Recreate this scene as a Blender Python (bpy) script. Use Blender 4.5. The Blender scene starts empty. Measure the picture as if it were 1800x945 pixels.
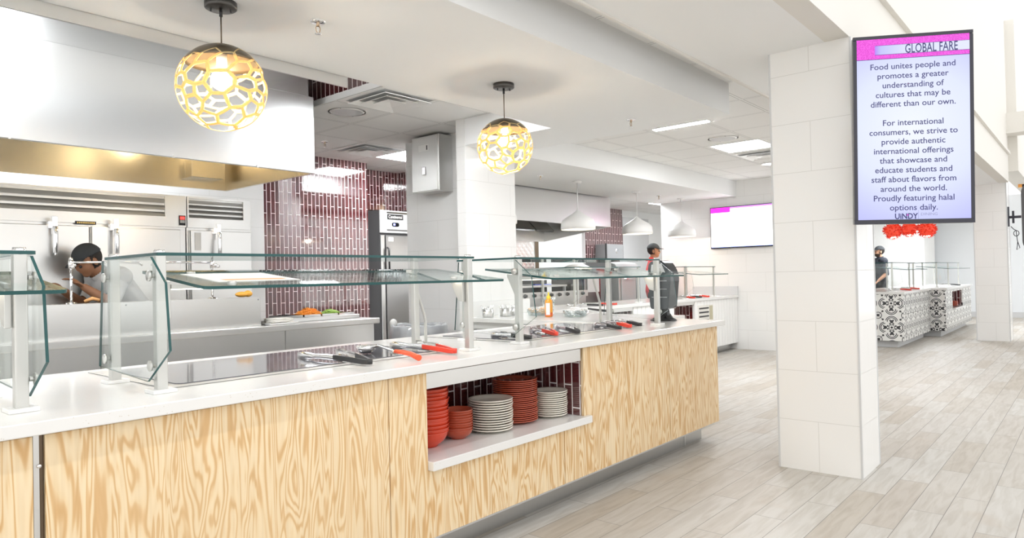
import bpy, bmesh, math, random
from mathutils import Vector, Matrix
rnd = random.Random(7)
S = bpy.context.scene
COL = S.collection
PI = math.pi

# ------------------------------------------------------------------ camera, world, exposure
FPX, YAW, PITCH, ROLL, CAMH = 1207.36, math.radians(40.5235), math.radians(0.7389), math.radians(-1.2786), 1.2
cy, sy, cp, sp = math.cos(YAW), math.sin(YAW), math.cos(PITCH), math.sin(PITCH)
fwd = Vector((cy*cp, sy*cp, sp)); r0 = Vector((sy, -cy, 0)); u0 = r0.cross(fwd)
cr, sr = math.cos(ROLL), math.sin(ROLL)
right = cr*r0 + sr*u0; up = -sr*r0 + cr*u0
cam_d = bpy.data.cameras.new('camera'); cam = bpy.data.objects.new('camera', cam_d); COL.objects.link(cam)
cam_d.sensor_width = 36; cam_d.lens = FPX/1800*36; cam_d.clip_start = 0.05; cam_d.clip_end = 100
m3 = Matrix((right, up, -fwd)).transposed()
cam.matrix_world = Matrix.Translation((0, 0, CAMH)) @ m3.to_4x4()
S.camera = cam

W = bpy.data.worlds.new('world'); S.world = W; W.use_nodes = True
W.node_tree.nodes['Background'].inputs[0].default_value = (1.0, 0.995, 0.985, 1)
W.node_tree.nodes['Background'].inputs[1].default_value = .74
S.view_settings.view_transform = 'Standard'; S.view_settings.look = 'None'
S.view_settings.gamma = 1; S.view_settings.use_curve_mapping = False
S.view_settings.exposure = 1.08
try:
    S.cycles.max_bounces = 10; S.cycles.transparent_max_bounces = 32; S.cycles.diffuse_bounces = 5
    S.cycles.caustics_reflective = False; S.cycles.caustics_refractive = False
    S.cycles.sample_clamp_indirect = 6; S.cycles.use_denoising = True
except Exception: pass
LAMP = 25.0      # strength of the ceiling light diffusers

# ------------------------------------------------------------------ helpers
def nd(nt, t, **kw):
    n = nt.nodes.new(t)
    for k, v in kw.items(): setattr(n, k, v)
    return n
def lk(nt, a, b): nt.links.new(a, b)
def M(name, col, rough=.5, metal=0., spec=.5, emit=None, es=1., coat=0., trans=0., alpha=1.):
    m = bpy.data.materials.new(name); m.use_nodes = True
    b = m.node_tree.nodes['Principled BSDF']
    b.inputs['Base Color'].default_value = (*col, 1); b.inputs['Roughness'].default_value = rough
    b.inputs['Metallic'].default_value = metal; b.inputs['Specular IOR Level'].default_value = spec
    b.inputs['Coat Weight'].default_value = coat; b.inputs['Coat Roughness'].default_value = .05
    if emit: b.inputs['Emission Color'].default_value = (*emit, 1); b.inputs['Emission Strength'].default_value = es
    b.inputs['Transmission Weight'].default_value = trans; b.inputs['Alpha'].default_value = alpha
    return m
def B(m): return m.node_tree.nodes['Principled BSDF']
def math_(nt, op, a, b=None):
    n = nd(nt, 'ShaderNodeMath', operation=op)
    for i, v in enumerate((a, b)):
        if v is None: continue
        if isinstance(v, (int, float)): n.inputs[i].default_value = v
        else: lk(nt, v, n.inputs[i])
    return n.outputs[0]
def ramp(nt, fac, stops, interp='LINEAR'):
    n = nd(nt, 'ShaderNodeValToRGB'); n.color_ramp.interpolation = interp
    e = n.color_ramp.elements
    while len(e) > 1: e.remove(e[-1])
    e[0].position, e[0].color = stops[0][0], (*stops[0][1], 1)
    for p, c in stops[1:]:
        x = e.new(p); x.color = (*c, 1)
    lk(nt, fac, n.inputs[0]); return n.outputs[0]
def mixc(nt, fac, a, b):
    n = nd(nt, 'ShaderNodeMix', data_type='RGBA')
    if isinstance(fac, (int, float)): n.inputs[0].default_value = fac
    else: lk(nt, fac, n.inputs[0])
    for i, v in ((6, a), (7, b)):
        if isinstance(v, tuple): n.inputs[i].default_value = (*v, 1)
        else: lk(nt, v, n.inputs[i])
    return n.outputs[2]
def wpos(nt):
    g = nd(nt, 'ShaderNodeNewGeometry'); s = nd(nt, 'ShaderNodeSeparateXYZ'); lk(nt, g.outputs['Position'], s.inputs[0]); return g.outputs['Position'], s.outputs
def comb(nt, x=0., y=0., z=0.):
    n = nd(nt, 'ShaderNodeCombineXYZ')
    for i, v in enumerate((x, y, z)):
        if isinstance(v, (int, float)): n.inputs[i].default_value = v
        else: lk(nt, v, n.inputs[i])
    return n.outputs[0]
def bump(nt, h, b, strength=.3, dist=.002, invert=False):
    n = nd(nt, 'ShaderNodeBump', invert=invert); n.inputs['Strength'].default_value = strength; n.inputs['Distance'].default_value = dist
    lk(nt, h, n.inputs['Height']); lk(nt, n.outputs[0], b.inputs['Normal'])

class MB:
    """collects shapes, built as one mesh"""
    def __init__(s): s.v = []; s.f = []; s.mi = []; s.sm = []; s.m = 0; s.smooth = False
    def add(s, vs, fs, smooth=None):
        o = len(s.v); s.v += [tuple(v) for v in vs]
        for f in fs: s.f.append([o+i for i in f]); s.mi.append(s.m); s.sm.append(s.smooth if smooth is None else smooth)
        return s
    def box(s, x0, x1, y0, y1, z0, z1):
        x0, x1 = min(x0, x1), max(x0, x1); y0, y1 = min(y0, y1), max(y0, y1); z0, z1 = min(z0, z1), max(z0, z1)
        return s.add([(x0,y0,z0),(x1,y0,z0),(x1,y1,z0),(x0,y1,z0),(x0,y0,z1),(x1,y0,z1),(x1,y1,z1),(x0,y1,z1)],
              [(0,3,2,1),(4,5,6,7),(0,1,5,4),(1,2,6,5),(2,3,7,6),(3,0,4,7)], False)
    def obox(s, c, ax, ay, hx, hy, hz):
        """oriented box: centre, two unit axes, half sizes"""
        c = Vector(c); ax = Vector(ax).normalized(); ay = Vector(ay).normalized(); az = ax.cross(ay)
        vs = [c+ax*hx*i+ay*hy*j+az*hz*k for k in (-1,1) for i, j in ((-1,-1),(1,-1),(1,1),(-1,1))]
        return s.add(vs, [(0,3,2,1),(4,5,6,7),(0,1,5,4),(1,2,6,5),(2,3,7,6),(3,0,4,7)], False)
    def prism(s, poly, axis, a, b):
        """polygon (2-D points in the other two axes, in xyz order) extruded along axis from a to b"""
        def P(p, t):
            return {'x': (t, p[0], p[1]), 'y': (p[0], t, p[1]), 'z': (p[0], p[1], t)}[axis]
        n = len(poly); vs = [P(p, a) for p in poly]+[P(p, b) for p in poly]
        fs = [tuple(range(n))[::-1], tuple(range(n, 2*n))]+[(i, (i+1) % n, n+(i+1) % n, n+i) for i in range(n)]
        return s.add(vs, fs, False)
    def tube(s, pts, r, n=10, caps=True):
        pts = [Vector(p) for p in pts]; rs = r if isinstance(r, (list, tuple)) else [r]*len(pts)
        vs = []; fs = []; prev = None
        for i, p in enumerate(pts):
            d = (pts[min(i+1, len(pts)-1)]-pts[max(i-1, 0)]).normalized()
            if prev is None:
                a = Vector((0,0,1)) if abs(d.z) < .9 else Vector((1,0,0)); x = d.cross(a).normalized()
            else: x = (prev-d*prev.dot(d)).normalized()
            prev = x; y = d.cross(x)
            for k in range(n):
                t = 2*PI*k/n; vs.append(p+(x*math.cos(t)+y*math.sin(t))*rs[i])
        for i in range(len(pts)-1):
            for k in range(n): fs.append((i*n+k, i*n+(k+1) % n, (i+1)*n+(k+1) % n, (i+1)*n+k))
        s.add(vs, fs, True)
        if caps:
            o = len(s.v)-len(vs)
            s.f.append([o+k for k in range(n)][::-1]); s.mi.append(s.m); s.sm.append(False)
            s.f.append([o+(len(pts)-1)*n+k for k in range(n)]); s.mi.append(s.m); s.sm.append(False)
        return s
    def lathe(s, prof, c=(0,0,0), n=32, axis='z', smooth=True, sx=1., sy_=1.):
        """profile of (radius, height); radius 0 closes"""
        vs = []; idx = []; c = Vector(c)
        for r, h in prof:
            row = []
            if r <= 1e-6:
                row = [len(vs)]*n; vs.append((0, 0, h))
            else:
                for k in range(n):
                    t = 2*PI*k/n; row.append(len(vs)); vs.append((r*math.cos(t)*sx, r*math.sin(t)*sy_, h))
            idx.append(row)
        def T(p):
            x, y, z = p
            if axis == 'x': p = (z, x, y)
            elif axis == 'y': p = (y, z, x)
            return c+Vector(p)
        fs = []
        for a, b in zip(idx, idx[1:]):
            for k in range(n):
                f = [a[k], a[(k+1) % n], b[(k+1) % n], b[k]]; g = []
                for q in f:
                    if q not in g: g.append(q)
                if len(g) > 2: fs.append(tuple(g))
        return s.add([T(p) for p in vs], fs, smooth)
    def sphere(s, c, rx, ry=None, rz=None, n=20, m=12):
        ry = ry or rx; rz = rz or rx
        vs = [(0,0,-1)]; fs = []
        for i in range(1, m):
            t = -PI/2+PI*i/m
            for k in range(n): a = 2*PI*k/n; vs.append((math.cos(t)*math.cos(a), math.cos(t)*math.sin(a), math.sin(t)))
        vs.append((0,0,1)); L = len(vs)-1
        for k in range(n): fs.append((0, 1+(k+1) % n, 1+k)); fs.append((L, L-n+k, L-n+(k+1) % n))
        for i in range(m-2):
            for k in range(n): fs.append((1+i*n+k, 1+i*n+(k+1) % n, 1+(i+1)*n+(k+1) % n, 1+(i+1)*n+k))
        c = Vector(c)
        return s.add([c+Vector((x*rx, y*ry, z*rz)) for x, y, z in vs], fs, True)
    def build(s, name, mats, parent=None, origin=None, bevel=0, solid=0, subsurf=0):
        if not isinstance(mats, (list, tuple)): mats = [mats]
        if parent is not None: org = ORG[parent]
        else:
            if origin is None:
                xs = [v[0] for v in s.v]; ys = [v[1] for v in s.v]; zs = [v[2] for v in s.v]
                origin = ((min(xs)+max(xs))/2, (min(ys)+max(ys))/2, min(zs))
            org = Vector(origin)
        me = bpy.data.meshes.new(name)
        me.from_pydata([Vector(v)-org for v in s.v], [], s.f)
        for m in mats: me.materials.append(m)
        me.polygons.foreach_set('material_index', s.mi); me.polygons.foreach_set('use_smooth', s.sm)
        me.update()
        bm = bmesh.new(); bm.from_mesh(me); bmesh.ops.recalc_face_normals(bm, faces=bm.faces); bm.to_mesh(me); bm.free()
        o = bpy.data.objects.new(name, me); COL.objects.link(o)
        if parent is not None: o.parent = parent
        else: o.location = org
        ORG[o] = org
        if solid: md = o.modifiers.new('solid', 'SOLIDIFY'); md.thickness = solid; md.offset = 0
        if bevel: md = o.modifiers.new('bevel', 'BEVEL'); md.width = bevel; md.segments = 2; md.limit_method = 'ANGLE'; md.angle_limit = .6
        if subsurf: md = o.modifiers.new('sub', 'SUBSURF'); md.levels = subsurf; md.render_levels = subsurf
        return o
ORG = {}
def tag(o, label, cat, group=None, kind=None):
    o['label'] = label; o['category'] = cat
    if group: o['group'] = group
    if kind: o['kind'] = kind
    return o
def struct(o): o['kind'] = 'structure'; return o
def empty(name, loc, label, cat, group=None):
    o = bpy.data.objects.new(name, None); COL.objects.link(o); o.location = loc; o.empty_display_size = .05
    ORG[o] = Vector(loc); return tag(o, label, cat, group)
def copy_tree(o, loc=None, rz=None, label=None, group=None, parent=None):
    c = o.copy(); COL.objects.link(c)
    if parent is not None: c.parent = parent
    for ch in list(o.children): copy_tree(ch, parent=c)
    if loc is not None: c.location = loc; ORG[c] = Vector(loc)
    if rz is not None: c.rotation_euler = (0, 0, rz)
    if label: c['label'] = label
    if group: c['group'] = group
    return c
def text_mesh(name, lines, mat, parent, origin, ax, ay, bold=0., sx=1.):
    """lines: (string, size, u, v, align) laid in the plane origin + u*ax + v*ay; flat lettering of one mesh"""
    ax = Vector(ax).normalized(); ay = Vector(ay).normalized(); az = ax.cross(ay); vs = []; fs = []
    for st, size, u, v, al, *rest in lines:
        kx = rest[0] if rest else sx
        c = bpy.data.curves.new('t', 'FONT'); c.body = st; c.size = size; c.align_x = al; c.fill_mode = 'FRONT'; c.offset = bold*size; c.resolution_u = 3
        o = bpy.data.objects.new('t', c); COL.objects.link(o)
        dg = bpy.context.evaluated_depsgraph_get(); me = bpy.data.meshes.new_from_object(o.evaluated_get(dg))
        b0 = len(vs)
        for q in me.vertices: vs.append(Vector(origin)+ax*(u+q.co.x*kx)+ay*(v+q.co.y)+az*.0)
        for p in me.polygons: fs.append([b0+i for i in p.vertices])
        bpy.data.objects.remove(o); bpy.data.curves.remove(c); bpy.data.meshes.remove(me)
    mb = MB(); mb.add(vs, fs); ob = mb.build(name, mat, parent)
    return ob

# ------------------------------------------------------------------ materials
def mat_floor():
    m = M('plank_floor', (.7,.66,.6), .52, spec=.35); nt = m.node_tree; b = B(m); pos, s = wpos(nt)
    ry = math_(nt, 'DIVIDE', math_(nt, 'SUBTRACT', s[1], .605), .146); row = math_(nt, 'FLOOR', ry)
    rx = math_(nt, 'DIVIDE', math_(nt, 'SUBTRACT', math_(nt, 'ADD', s[0], math_(nt, 'MULTIPLY', row, .35)), 3.9), .87); col = math_(nt, 'FLOOR', rx)
    wn = nd(nt, 'ShaderNodeTexWhiteNoise', noise_dimensions='2D'); lk(nt, comb(nt, row, col), wn.inputs['Vector'])
    base = ramp(nt, wn.outputs['Value'], [(0, (.46,.42,.365)), (.35, (.515,.487,.445)), (.7, (.545,.53,.50)), (1, (.485,.45,.405))])
    n1 = nd(nt, 'ShaderNodeTexNoise'); n1.inputs['Scale'].default_value = 1; n1.inputs['Detail'].default_value = 6; n1.inputs['Distortion'].default_value = .8
    mp = nd(nt, 'ShaderNodeMapping'); mp.inputs['Scale'].default_value = (3.5, 26, 1); lk(nt, pos, mp.inputs[0])
    ad = nd(nt, 'ShaderNodeVectorMath', operation='ADD'); lk(nt, mp.outputs[0], ad.inputs[0])
    cc = nd(nt, 'ShaderNodeVectorMath', operation='SCALE'); lk(nt, wn.outputs['Color'], cc.inputs[0]); cc.inputs['Scale'].default_value = 30; lk(nt, cc.outputs[0], ad.inputs[1]); lk(nt, ad.outputs[0], n1.inputs['Vector'])
    g = ramp(nt, n1.outputs[0], [(.3, (.86,.84,.81)), (.6, (1.03,1.03,1.03))])
    mul = nd(nt, 'ShaderNodeMix', data_type='RGBA', blend_type='MULTIPLY'); mul.inputs[0].default_value = 1; lk(nt, base, mul.inputs[6]); lk(nt, g, mul.inputs[7])
    n2 = nd(nt, 'ShaderNodeTexNoise'); n2.inputs['Scale'].default_value = 3.2; lk(nt, pos, n2.inputs['Vector'])
    kn = ramp(nt, n2.outputs[0], [(.62, (0,0,0)), (.75, (.35,.35,.35))])
    c1 = mixc(nt, kn, mul.outputs[2], (.47,.40,.33))
    fy = math_(nt, 'FRACT', ry); fx = math_(nt, 'FRACT', rx)
    ey = math_(nt, 'MULTIPLY', math_(nt, 'MINIMUM', fy, math_(nt, 'SUBTRACT', 1., fy)), .146); ex = math_(nt, 'MULTIPLY', math_(nt, 'MINIMUM', fx, math_(nt, 'SUBTRACT', 1., fx)), .87)
    gr = math_(nt, 'LESS_THAN', math_(nt, 'MINIMUM', ex, ey), 0.0016)
    c2 = mixc(nt, gr, c1, (.25,.235,.215)); lk(nt, c2, b.inputs['Base Color'])
    bump(nt, gr, b, .5, .002, True)
    return m
def mat_ply():
    m = M('pine_plywood', (.85,.65,.4), .45); nt = m.node_tree; b = B(m); pos, s = wpos(nt)
    mp = nd(nt, 'ShaderNodeMapping'); mp.inputs['Scale'].default_value = (9.5, 9.5, 1.15); lk(nt, pos, mp.inputs[0])
    n = nd(nt, 'ShaderNodeTexNoise'); n.inputs['Scale'].default_value = 1.5; n.inputs['Detail'].default_value = 2.6; n.inputs['Roughness'].default_value = .42; n.inputs['Distortion'].default_value = .55; lk(nt, mp.outputs[0], n.inputs['Vector'])
    w = math_(nt, 'ADD', math_(nt, 'MULTIPLY', math_(nt, 'SINE', math_(nt, 'MULTIPLY', n.outputs[0], 78)), .5), .5)
    c = ramp(nt, w, [(0, (.64,.40,.18)), (.2, (.70,.475,.245)), (.5, (.80,.625,.385)), (1, (.83,.68,.46))])
    mp2 = nd(nt, 'ShaderNodeMapping'); mp2.inputs['Scale'].default_value = (90, 90, 2.5); lk(nt, pos, mp2.inputs[0])
    n2 = nd(nt, 'ShaderNodeTexNoise'); n2.inputs['Scale'].default_value = 1.; lk(nt, mp2.outputs[0], n2.inputs['Vector'])
    g = ramp(nt, n2.outputs[0], [(.3, (.93,.91,.88)), (.7, (1.03,1.03,1.03))])
    mul = nd(nt, 'ShaderNodeMix', data_type='RGBA', blend_type='MULTIPLY'); mul.inputs[0].default_value = 1; lk(nt, c, mul.inputs[6]); lk(nt, g, mul.inputs[7])
    n3 = nd(nt, 'ShaderNodeTexNoise'); n3.inputs['Scale'].default_value = 1.3; lk(nt, pos, n3.inputs['Vector'])
    c3 = mixc(nt, ramp(nt, n3.outputs[0], [(.4, (0,0,0)), (.75, (.4,.4,.4))]), mul.outputs[2], (.78,.60,.37))
    lk(nt, c3, b.inputs['Base Color']); return m
def mat_maroon(axis, w=.051, h=.245):
    """stacked upright glazed tiles; axis is the horizontal world axis of the wall"""
    m = M('maroon_glazed_tile', (.2,.05,.05), .05, coat=.5); nt = m.node_tree; b = B(m); pos, s = wpos(nt)
    cx = math_(nt, 'DIVIDE', s[0 if axis == 'x' else 1], w); col = math_(nt, 'FLOOR', cx)
    par = math_(nt, 'MULTIPLY', math_(nt, 'FLOORED_MODULO', col, 2.), .5)
    cz = math_(nt, 'ADD', math_(nt, 'DIVIDE', s[2], h), par); row = math_(nt, 'FLOOR', cz)
    wn = nd(nt, 'ShaderNodeTexWhiteNoise', noise_dimensions='2D'); lk(nt, comb(nt, row, col), wn.inputs['Vector'])
    base = ramp(nt, wn.outputs['Value'], [(0, (.075,.014,.016)), (.5, (.125,.026,.027)), (1, (.095,.024,.030))])
    fx = math_(nt, 'FRACT', cx); fz = math_(nt, 'FRACT', cz)
    ex = math_(nt, 'MULTIPLY', math_(nt, 'MINIMUM', fx, math_(nt, 'SUBTRACT', 1., fx)), w); ez = math_(nt, 'MULTIPLY', math_(nt, 'MINIMUM', fz, math_(nt, 'SUBTRACT', 1., fz)), h)
    e = math_(nt, 'MINIMUM', ex, ez); gr = math_(nt, 'LESS_THAN', e, .0032)
    lk(nt, mixc(nt, gr, base, (.82,.8,.8)), b.inputs['Base Color'])
    lk(nt, math_(nt, 'ADD', math_(nt, 'MULTIPLY', gr, .6), .06), b.inputs['Roughness'])
    lk(nt, math_(nt, 'MULTIPLY', math_(nt, 'SUBTRACT', 1., gr), 1.), b.inputs['Coat Weight']); b.inputs['Coat IOR'].default_value = 2.1
    hg = ramp(nt, math_(nt, 'DIVIDE', e, .02), [(.12, (0,0,0)), (.5, (1,1,1))], 'EASE')
    n = nd(nt, 'ShaderNodeTexNoise'); n.inputs['Scale'].default_value = 22; lk(nt, pos, n.inputs['Vector'])
    hh = math_(nt, 'ADD', hg, math_(nt, 'MULTIPLY', n.outputs[0], .8)); bump(nt, hh, b, .25, .003); return m
def mat_wtile(axis, w, h, ox=0., oz=0., col=(.86,.86,.85), grout=(.66,.66,.64), rough=.16, gw=.0016):
    m = M('white_wall_tile', col, rough); nt = m.node_tree; b = B(m); pos, s = wpos(nt)
    cz = math_(nt, 'DIVIDE', math_(nt, 'SUBTRACT', s[2], oz), h); row = math_(nt, 'FLOOR', cz)
    par = math_(nt, 'MULTIPLY', math_(nt, 'FLOORED_MODULO', row, 2.), .5)
    cx = math_(nt, 'ADD', math_(nt, 'DIVIDE', math_(nt, 'SUBTRACT', s[0 if axis == 'x' else 1], ox), w), par)
    fx = math_(nt, 'FRACT', cx); fz = math_(nt, 'FRACT', cz)
    ex = math_(nt, 'MULTIPLY', math_(nt, 'MINIMUM', fx, math_(nt, 'SUBTRACT', 1., fx)), w); ez = math_(nt, 'MULTIPLY', math_(nt, 'MINIMUM', fz, math_(nt, 'SUBTRACT', 1., fz)), h)
    gr = math_(nt, 'LESS_THAN', math_(nt, 'MINIMUM', ex, ez), gw)
    lk(nt, mixc(nt, gr, col, grout), b.inputs['Base Color']); lk(nt, math_(nt, 'ADD', math_(nt, 'MULTIPLY', gr, .5), rough), b.inputs['Roughness'])
    bump(nt, gr, b, .4, .001, True); return m
def mat_grid(p, ox, oy, col=(.84,.84,.83)):
    m = M('ceiling_tile', col, .8); nt = m.node_tree; b = B(m); pos, s = wpos(nt)
    es = []
    for i, o in ((0, ox), (1, oy)):
        f = math_(nt, 'FRACT', math_(nt, 'DIVIDE', math_(nt, 'SUBTRACT', s[i], o), p)); es.append(math_(nt, 'MULTIPLY', math_(nt, 'MINIMUM', f, math_(nt, 'SUBTRACT', 1., f)), p))
    e = math_(nt, 'MINIMUM', *es); t = math_(nt, 'LESS_THAN', e, .011); k = math_(nt, 'MULTIPLY', math_(nt, 'LESS_THAN', e, .0155), math_(nt, 'GREATER_THAN', e, .0085))
    c = mixc(nt, t, col, (.88,.88,.87)); lk(nt, mixc(nt, k, c, (.50,.50,.50)), b.inputs['Base Color']); return m
def mat_steel(name='brushed_steel', col=(.72,.72,.71), rough=.28, axis='z', streak=.015, wave=.12):
    m = M(name, col, rough, 1.); nt = m.node_tree; b = B(m); pos, s = wpos(nt)
    sc = {'z': (60, 60, .8), 'x': (.8, 60, 60)}[axis]
    mp = nd(nt, 'ShaderNodeMapping'); mp.inputs['Scale'].default_value = sc; lk(nt, pos, mp.inputs[0])
    n = nd(nt, 'ShaderNodeTexNoise'); n.inputs['Scale'].default_value = 1.; n.inputs['Detail'].default_value = 3; lk(nt, mp.outputs[0], n.inputs['Vector'])
    lk(nt, math_(nt, 'ADD', math_(nt, 'MULTIPLY', n.outputs[0], streak), rough-streak/2), b.inputs['Roughness'])
    n2 = nd(nt, 'ShaderNodeTexNoise'); n2.inputs['Scale'].default_value = 2.2; lk(nt, pos, n2.inputs['Vector'])
    bump(nt, n2.outputs[0], b, wave, .02); return m
def mat_quartz():
    m = M('white_quartz', (.77,.765,.75), .14); nt = m.node_tree; b = B(m); pos, s = wpos(nt)
    v = nd(nt, 'ShaderNodeTexVoronoi'); v.inputs['Scale'].default_value = 75; lk(nt, pos, v.inputs['Vector'])
    n = nd(nt, 'ShaderNodeTexNoise'); n.inputs['Scale'].default_value = 14; n.inputs['Detail'].default_value = 4; lk(nt, pos, n.inputs['Vector'])
    sp_ = math_(nt, 'MULTIPLY', math_(nt, 'LESS_THAN', v.outputs['Distance'], .13), math_(nt, 'GREATER_THAN', n.outputs[0], .52))
    c = mixc(nt, math_(nt, 'MULTIPLY', sp_, .55), (.77,.765,.75), (.55,.48,.4)); lk(nt, c, b.inputs['Base Color']); return m
def mat_glass(name='clear_glass', tint=(.984,.993,.991), refl=1.0):
    m = bpy.data.materials.new(name); m.use_nodes = True; nt = m.node_tree
    for n in list(nt.nodes): nt.nodes.remove(n)
    o = nd(nt, 'ShaderNodeOutputMaterial'); t = nd(nt, 'ShaderNodeBsdfTransparent'); t.inputs[0].default_value = (*tint, 1)
    g = nd(nt, 'ShaderNodeBsdfGlossy'); g.inputs['Roughness'].default_value = .01; g.inputs[0].default_value = (.95,1,.99,1)
    f = nd(nt, 'ShaderNodeLayerWeight'); f.inputs[0].default_value = .5; mx = nd(nt, 'ShaderNodeMixShader')
    lk(nt, math_(nt, 'ADD', math_(nt, 'MULTIPLY', math_(nt, 'POWER', f.outputs['Facing'], 5.), .9*refl), .035*refl), mx.inputs[0]); lk(nt, t.outputs[0], mx.inputs[1]); lk(nt, g.outputs[0], mx.inputs[2]); lk(nt, mx.outputs[0], o.inputs[0]); return m
def mat_encaustic(axis, o):
    """black and white patterned cement tile, 0.2 m repeat"""
    m = M('patterned_cement_tile', (.8,.8,.78), .35); nt = m.node_tree; b = B(m); pos, s = wpos(nt); P = .37
    def tri(v, off):
        f = math_(nt, 'FRACT', math_(nt, 'DIVIDE', math_(nt, 'SUBTRACT', v, off), P)); return math_(nt, 'ABSOLUTE', math_(nt, 'SUBTRACT', f, .5))
    a = tri(s[0 if axis == 'x' else 1], o); z = tri(s[2], .1)       # 0 centre .. .5 edge
    def length(x, y): return math_(nt, 'SQRT', math_(nt, 'ADD', math_(nt, 'MULTIPLY', x, x), math_(nt, 'MULTIPLY', y, y)))
    def sub(x, c): return math_(nt, 'SUBTRACT', x, c)
    def ring(d, r, w): return math_(nt, 'LESS_THAN', math_(nt, 'ABSOLUTE', math_(nt, 'SUBTRACT', d, r)), w)
    def disc(d, r): return math_(nt, 'LESS_THAN', d, r)
    mx = lambda *q: q[0] if len(q) == 1 else math_(nt, 'MAXIMUM', q[0], mx(*q[1:]))
    mn = math_(nt, 'MINIMUM', a, z); mxx = math_(nt, 'MAXIMUM', a, z)
    d0 = length(a, z); dq = length(sub(mxx, .24), mn); dc = length(sub(a, .5), sub(z, .5)); de = length(sub(mxx, .5), mn)
    parts = [math_(nt, 'MULTIPLY', mx(ring(dq, .22, .016), ring(dq, .165, .016)), math_(nt, 'GREATER_THAN', sub(mxx, mn), .07)),
             disc(dq, .065), disc(length(sub(mxx, .15), sub(mn, .06)), .035), disc(length(sub(mxx, .30), sub(mn, .06)), .03), disc(d0, .045), ring(d0, .11, .012),
             ring(dc, .13, .014), disc(dc, .055), math_(nt, 'MULTIPLY', disc(math_(nt, 'ABSOLUTE', sub(a, z)), .012), disc(dc, .28)), disc(length(sub(a, .33), sub(z, .33)), .04)]
    lk(nt, mixc(nt, mx(*parts), (.82,.82,.80), (.03,.03,.035)), b.inputs['Base Color']); return m
def mat_diamond():
    m = M('quilted_steel', (.75,.74,.72), .25, 1.); nt = m.node_tree; b = B(m); pos, s = wpos(nt); P = .11
    u = math_(nt, 'ABSOLUTE', math_(nt, 'SUBTRACT', math_(nt, 'FRACT', math_(nt, 'DIVIDE', math_(nt, 'ADD', s[0], s[2]), P)), .5))
    v = math_(nt, 'ABSOLUTE', math_(nt, 'SUBTRACT', math_(nt, 'FRACT', math_(nt, 'DIVIDE', math_(nt, 'SUBTRACT', s[0], s[2]), P)), .5))
    bump(nt, math_(nt, 'MINIMUM', math_(nt, 'SUBTRACT', .5, u), math_(nt, 'SUBTRACT', .5, v)), b, .22, .02); return m

m_floor = mat_floor(); m_ply = mat_ply(); m_mar_x = mat_maroon('x'); m_mar_y = mat_maroon('y')
m_gyp = M('white_paint', (.86,.87,.87), .7); m_gypc = M('cream_paint', (.76,.74,.695), .7)
m_wt_x = mat_wtile('x', .6, .3); m_wt_y = mat_wtile('y', .6, .3)
m_grid = mat_grid(.592, 3.26, 4.02)
m_steel = mat_steel(); m_steelh = mat_steel('brushed_steel_across', (.74,.74,.73), .3, 'x'); m_hood = mat_steel('hood_steel', (.74,.755,.765), .27, 'z', .0, .03); m_chrome = M('chrome', (.85,.85,.86), .08, 1.)
m_dsteel = mat_steel('dark_steel', (.36,.36,.36), .25); m_kick = mat_steel('kick_steel', (.55,.55,.54), .3, 'x')
m_quartz = mat_quartz(); m_glass = mat_glass(); m_gedge = M('glass_edge', (.022,.085,.085), .25, spec=.35); m_post = M('satin_aluminium', (.60,.60,.575), .36, .8)
m_black = M('black_plastic', (.018,.018,.02), .35); m_bgloss = M('black_gloss', (.012,.013,.015), .06); m_rubber = M('dark_rubber', (.05,.05,.05), .6)
m_cook = M('dark_ceramic_glass', (.12,.12,.138), .10, coat=.5); m_red = M('red_silicone', (.75,.055,.03), .4); m_bowl = M('red_melamine', (.62,.055,.02), .16, coat=.3); m_rplate = M('brick_red_melamine', (.42,.075,.035), .16, coat=.3); m_plate = M('cream_china', (.74,.71,.63), .15, coat=.3)
m_white = M('white_enamel', (.86,.86,.85), .3); m_wplas = M('white_plastic', (.84,.84,.82), .4); m_bronze = M('bronze_metal', (.16,.12,.085), .35, .9); m_gold = M('gold_letters', (.75,.55,.2), .3, .6)
m_lamp = M('light_diffuser', (.9,.9,.9), .5, emit=(.97,.985,1), es=LAMP); m_led = M('led_strip', (.9,.9,.9), .5, emit=(1,.88,.66), es=5.)
m_grey = M('grey_plastic', (.33,.34,.35), .45); m_lgrey = M('light_grey', (.62,.63,.64), .5)
def glow(name, col, st): return M(name, col, .4, emit=col, es=st)

# ------------------------------------------------------------------ the room
def st(name, mb, mats, label, cat, **kw):
    o = mb.build(name, mats, **kw); struct(o); o['label'] = label; o['category'] = cat; return o
def bx(*a): return MB().box(*a)
st('floor', bx(-4, 22, -4, 9, -.1, 0), m_floor, 'pale grey-beige wood-look plank tile floor', 'floor')
cm = MB()
for x0, x1, y0, y1 in ((-3, 5.08, 1.93, 2.13), (5.08, 21, 1.93, 3.36), (3.26, 21, 3.36, 9)): cm.box(x0, x1, y0, y1, 2.65, 2.70)
st('ceiling', cm, m_grid, 'white suspended tile ceiling with square grid', 'ceiling')
st('soffit', bx(-3, 5.08, 2.12, 3.36, 2.41, 2.72).box(4.46, 5.08, 3.36, 4.34, 2.41, 2.649), m_gyp, 'white dropped soffit over the plywood counter, carrying the globe pendants', 'soffit')
st('soffit', bx(5.081, 10.56, 4.33, 5.72, 2.405, 2.649), m_gyp, 'white dropped soffit over the far counter, carrying the dome pendants', 'soffit')
st('ceiling_walkway', bx(-3, 14, 1.2, 1.915, 2.55, 2.8), m_gyp, 'plain white plaster ceiling strip over the walkway', 'ceiling')
st('trim_1', bx(-3, 14, 1.916, 1.929, 2.552, 2.7), m_black, 'thin black strip for the shade in the gap between plaster ceiling and tile ceiling', 'trim')  # solid black strip stands in for the dark of the shadow gap
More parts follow.
